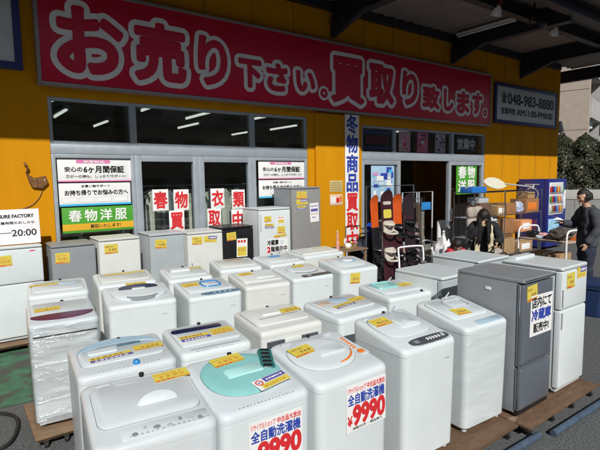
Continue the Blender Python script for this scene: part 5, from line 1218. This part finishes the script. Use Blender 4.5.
# --- woman with bowed head and cream scarf
wom = thing('person', 'woman with long dark hair, bowed head and cream scarf behind the appliances', 'person', (7.55, 4.77, 0), 128)
hf, Rm, hc = head_fn((.01, .21, 1.385), .98, 3, 38)
LH, RH = (-.20, .30, .95), (.055, .285, 1.255)
J = dict(hip=(0, 0, .86, (.15, .11)), waist=(0, .04, 1.0, (.12, .09)), chest=(0, .10, 1.16, (.145, .1)), neck0=(0, .14, 1.27, (.06, .055)), neck1=(0, .17, 1.32, .045), head=(0, .2, 1.37, .055),
         ls=(-.17, .10, 1.24, .055), le=(-.27, .12, 1.0, .042), lw=(*LH, .026), rs=(.17, .10, 1.24, .055), re=(.22, .25, 1.04, .042), rw=(*RH, .026),
         lh=(-.09, 0, .8, .1), lk=(-.09, .03, .45, .058), la=(-.09, 0, .08, .04), lt=(-.1, .13, .035, .033), rh=(.09, 0, .8, .1), rk=(.09, .03, .45, .058), ra=(.09, 0, .08, .04), rt=(.1, .13, .035, .033))
h1 = hand_fn(LH, (1, 0, 0), (.2, .8, -.5), .92, 1, .5); h2 = hand_fn(RH, (-.4, -.8, .2), (-.35, -.1, 1), .92, -1, .6)
bod = person_mesh('body', J, B, hf, vox=.008, parent=wom, extra=lambda bm: (h1(bm), h2(bm)))
eyes(wom, Rm, hc, .98); hair_cap('hair', wom, Rm, hc, 1.0, .42, front=.04, back=-.11, seed=9, vol=1.12)
COAT = mat('black_coat', (.012, .012, .016), .85, var=.3, scale=10, bump=.3, bscale=50)
LC, RC = Vector(LH)+Vector((.02, .07, -.05)), Vector(RH)+Vector((-.03, -.01, .09))
garment('coat', bod, lambda p: .5 < p.z < 1.285 and far(p, LC, .10) and far(p, RC, .085) and (p.z < 1.17 or p.y < .20 or p.x > .085), .034, COAT, wom)
bm = new()
for sx in (-1, 1):
    path = smooth_path([(sx*.05, .07, 1.29), (sx*.085, .20, 1.25), (sx*.10, .265, 1.1), (sx*.105, .25, .95), (sx*.11, .235, .80)], 5); rings = []
    for i, p in enumerate(path):
        ww = .055+.008*math.sin(i*1.3); rings.append([(p.x+a, p.y+b_, p.z) for a, b_ in rr(ww*2*.8, .034, .015)])
    loft(bm, rings)
tube(bm, [(.075*math.cos(a), .15+.075*math.sin(a), 1.275-.02*math.sin(a)) for a in [2*math.pi*k/24 for k in range(24)]], .035, 8, closed=True)
obj('scarf', bm, CREAM, wom, smooth=60)
garment('trousers', bod, lambda p: .08 < p.z < .6 and abs(p.x) < .2, .02, TR, wom)
for sx in (-.095, .095): person_mesh('shoe', dict(a=(sx, -.04, .045, .05), b=(sx, .06, .04, .045), c=(sx, .13, .03, .036)), [('a', 'b'), ('b', 'c')], vox=.01, m=BLACK, parent=wom)
# --- child in a red jacket
kid = thing('person', 'small child in red jacket with bowed dark head beside the woman', 'person', (6.78, 4.77, 0), 140)
hf, Rm, hc = head_fn((0, .08, .945), .86, 0, 32)
s_ = .62
J2 = {k: (v[0]*s_, (v[1]*.5)*s_, v[2]*.7, tuple(q*.66 for q in v[3]) if isinstance(v[3], tuple) else v[3]*.66) for k, v in J.items()}
J2['head'] = (0, .07, .93, .04); J2['rw'] = (.13, .15, .6, .018); J2['re'] = (.16, .05, .68, .026)
LH2, RH2 = J2['lw'][:3], J2['rw'][:3]; h1 = hand_fn(LH2, (1, 0, 0), (.1, .6, -.8), .62, 1, .5); h2 = hand_fn(RH2, (-1, 0, 0), (-.1, .6, -.8), .62, -1, .5)
bod = person_mesh('body', J2, B, hf, vox=.007, parent=kid, extra=lambda bm: (h1(bm), h2(bm)))
eyes(kid, Rm, hc, .86); hair_cap('hair', kid, Rm, hc, .9, 0, front=.04, back=-.08, seed=2, vol=1.06)
LC, RC = Vector(LH2)+Vector((.01, .04, -.05)), Vector(RH2)+Vector((-.01, .04, -.05))
garment('jacket', bod, lambda p: .5 < p.z < .885 and far(p, LC, .07) and far(p, RC, .07), .024, mat('red_jacket', (.5, .015, .03), .7, var=.15), kid)
garment('trousers', bod, lambda p: .06 < p.z < .58 and abs(p.x) < .13, .014, TR, kid)
for sx in (-.058, .058): person_mesh('shoe', dict(a=(sx, -.02, .03, .034), b=(sx, .04, .027, .03), c=(sx, .08, .022, .024)), [('a', 'b'), ('b', 'c')], vox=.007, m=BLACK, parent=kid)

# ------------------------------------------------------------------ beyond the shop on the right
CONC = mat('pale_concrete', (.42, .41, .39), .85, var=.12, scale=2, bump=.2, bscale=40)
CONC2 = mat('grey_block_wall', (.25, .25, .245), .9, var=.12, scale=3, bump=.3, bscale=50)
WC = Vector((22.5, 7.6, 0)); WR = -55
t = thing('boundary_wall', 'grey block wall with pale coping behind the parking area', 'wall', WC, WR)
bm = new(); box(bm, -12, 12, -.1, .1, 0, 1.05, .01)
for k in range(25): box(bm, -12+k-.008, -12+k+.008, -.106, -.095, 0, 1.04, 0, 1)
obj('wall', bm, [CONC2, mat('dark_joint', (.12, .12, .12), .9)], t, smooth=0)
bm = new(); box(bm, -12.01, 12.01, -.13, .13, 1.052, 1.45, .015); obj('coping', bm, CONC, t)
LEAF = mat('dark_conifer_foliage', (.024, .032, .009), .8, var=.5, scale=2.2, col2=(.045, .05, .014), thr=.6)
BARK = mat('brown_bark', (.08, .05, .03), .9, var=.3)
ax_ = Vector((math.cos(R(WR)), math.sin(R(WR)), 0)); nx_ = Vector((-ax_.y, ax_.x, 0))
for i in range(13):
    hp = WC+ax_*(-7+i*.92)+nx_*.95
    hh = random.uniform(3.7, 3.95)
    t = thing('conifer', 'dark green conifer in the tall hedge behind the grey block wall', 'tree', hp, random.uniform(0, 360), 'conifers in the hedge behind the block wall')
    bm = new(); tube(bm, [(0, 0, 0), (.03, 0, hh*.5), (0, 0, hh*.93)], [.09, .06, .02]); obj('trunk', bm, BARK, t)
    bm = new(); rnd = random.Random(i+40)
    for k in range(4200):
        z = .5+(hh-.5)*rnd.random()**.85; qz = (z-.5)/(hh-.5); rad = .78*(1-qz**9)*(.9+.1*math.sin(6*z+i))
        a = rnd.uniform(0, 2*math.pi); rq = rad*(1+.12*math.sin(3*a+5*z))*rnd.uniform(.45, 1.0)**.5
        p = Vector((rq*math.cos(a), rq*math.sin(a), z)); n_ = Vector((math.cos(a), math.sin(a), rnd.uniform(.2, 1.4))).normalized()
        x = n_.orthogonal().normalized(); x = Matrix.Rotation(rnd.uniform(0, 6.28), 3, n_) @ x; y = n_.cross(x); L = rnd.uniform(.04, .10); n2 = n_*.3
        face(bm, (p-x*L*.4, p+y*L+n2*L, p+x*L*.4, p-y*L-n2*L))
    obj('crown', bm, LEAF, t, smooth=0, fixn=False)
# apartment building
TILE = mat('beige_tile_cladding', (.46, .38, .31), .7, var=.08, scale=3, bump=.1, bscale=20)
ap = thing('apartment_building', 'beige apartment block with concrete balconies at the right edge', 'building', (32.6, 13.45, 0), 14)
bm = new(); box(bm, 0, 26, 1.4, 16, 0, 18); box(bm, 0, .3, 0, 1.4, 0, 18); obj('wall', bm, TILE, ap, smooth=0)
bm = new()
for k in range(7): box(bm, -.012, .002, .05, 15.9, 2.5*k+2.4, 2.5*k+2.43)
for k in range(3): box(bm, -.012, .002, 4*k+3.9, 4*k+3.93, 0, 18)
obj('panel_joint', bm, mat('joint_brown', (.2, .16, .13), .8), ap, smooth=0)
for fl in range(6):
    z = 2.7*fl+.4
    bm = new(); box(bm, .31, 26, -.1, 1.39, z-.15, z, .01); box(bm, .31, 26, -.1, .02, z+.001, z+1.05, .01); bal = obj('balcony', bm, CONC, ap, smooth=0)
    for k in range(6):
        bm = new(); box(bm, 1.0+k*4.2, 3.8+k*4.2, 1.36, 1.398, z+.1, z+2.1); wn = obj('window', bm, mat('dark_window', (.02, .025, .03), .1), ap, smooth=0)
        bm = new(); box(bm, .32+k*4.2, .40+k*4.2, .03, 1.38, z+.001, z+2.5); obj('partition', bm, CONC, bal, smooth=0)
for k, (z, m) in enumerate(((8.9, PAPER), (6.1, SKYB), (6.2, PAPER))):
    t = thing('laundry', ['white sheet', 'pale blue towel', 'white shirt'][k]+' drying on a balcony of the apartment block', 'laundry', ap.matrix_basis @ Vector((1.2+.8*k, .3, z)), 14)
    bm = new(); n = 12; rings = [[(j/n*.7, .04*math.sin(j*1.1+zz), -zz*1.0) for j in range(n+1)]+[(j/n*.7, .04*math.sin(j*1.1+zz)+.02, -zz*1.0) for j in range(n, -1, -1)] for zz in (0, .35, .7, 1.0)]
    loft(bm, rings); obj('cloth', bm, m, t)
    bm = new(); cyl(bm, (-.3, .01, .02), (1.0, .01, .02), .015); obj('pole', bm, LGREY, t)

# buildings across the street, behind the viewer: they close off the low sky and show in the window panes
for i, (xa, xb, hh, dep, m, lab) in enumerate(((-34, -12, 8.2, 9, CONC2, 'low grey office building across the street'), (-11.5, 9, 9.2, 10, mat('brown_render', (.2, .15, .11), .8, var=.1), 'brown rendered building across the street'), (9.6, 28, 8.4, 9, TILE, 'beige tiled building across the street'), (28.6, 50, 9.4, 10, CONC2, 'grey flat roofed building across the street'))):
    t = thing('street_building', lab, 'building', ((xa+xb)/2, -17, 0)); w_ = (xb-xa)/2
    bm = new(); box(bm, -w_, w_, -dep, 0, 0, hh); obj('wall', bm, m, t, smooth=0)
    bm = new(); box(bm, -w_-.1, w_+.1, -dep-.1, .1, hh, hh+.25, .02); obj('roof', bm, DGREY, t, smooth=0)
    for fl in range(3):
        for k in range(int(w_*2/3)):
            bm = new(); x = -w_+.9+k*3; z = .9+fl*2.7; box(bm, x, x+1.7, -.02, .03, z, z+1.4, .01); fr = obj('window', bm, ALU, t, smooth=0)
            bm = new(); box(bm, x+.07, x+1.63, .031, .036, z+.07, z+1.33); obj('pane', bm, MATS['dark_window'], fr, smooth=0)
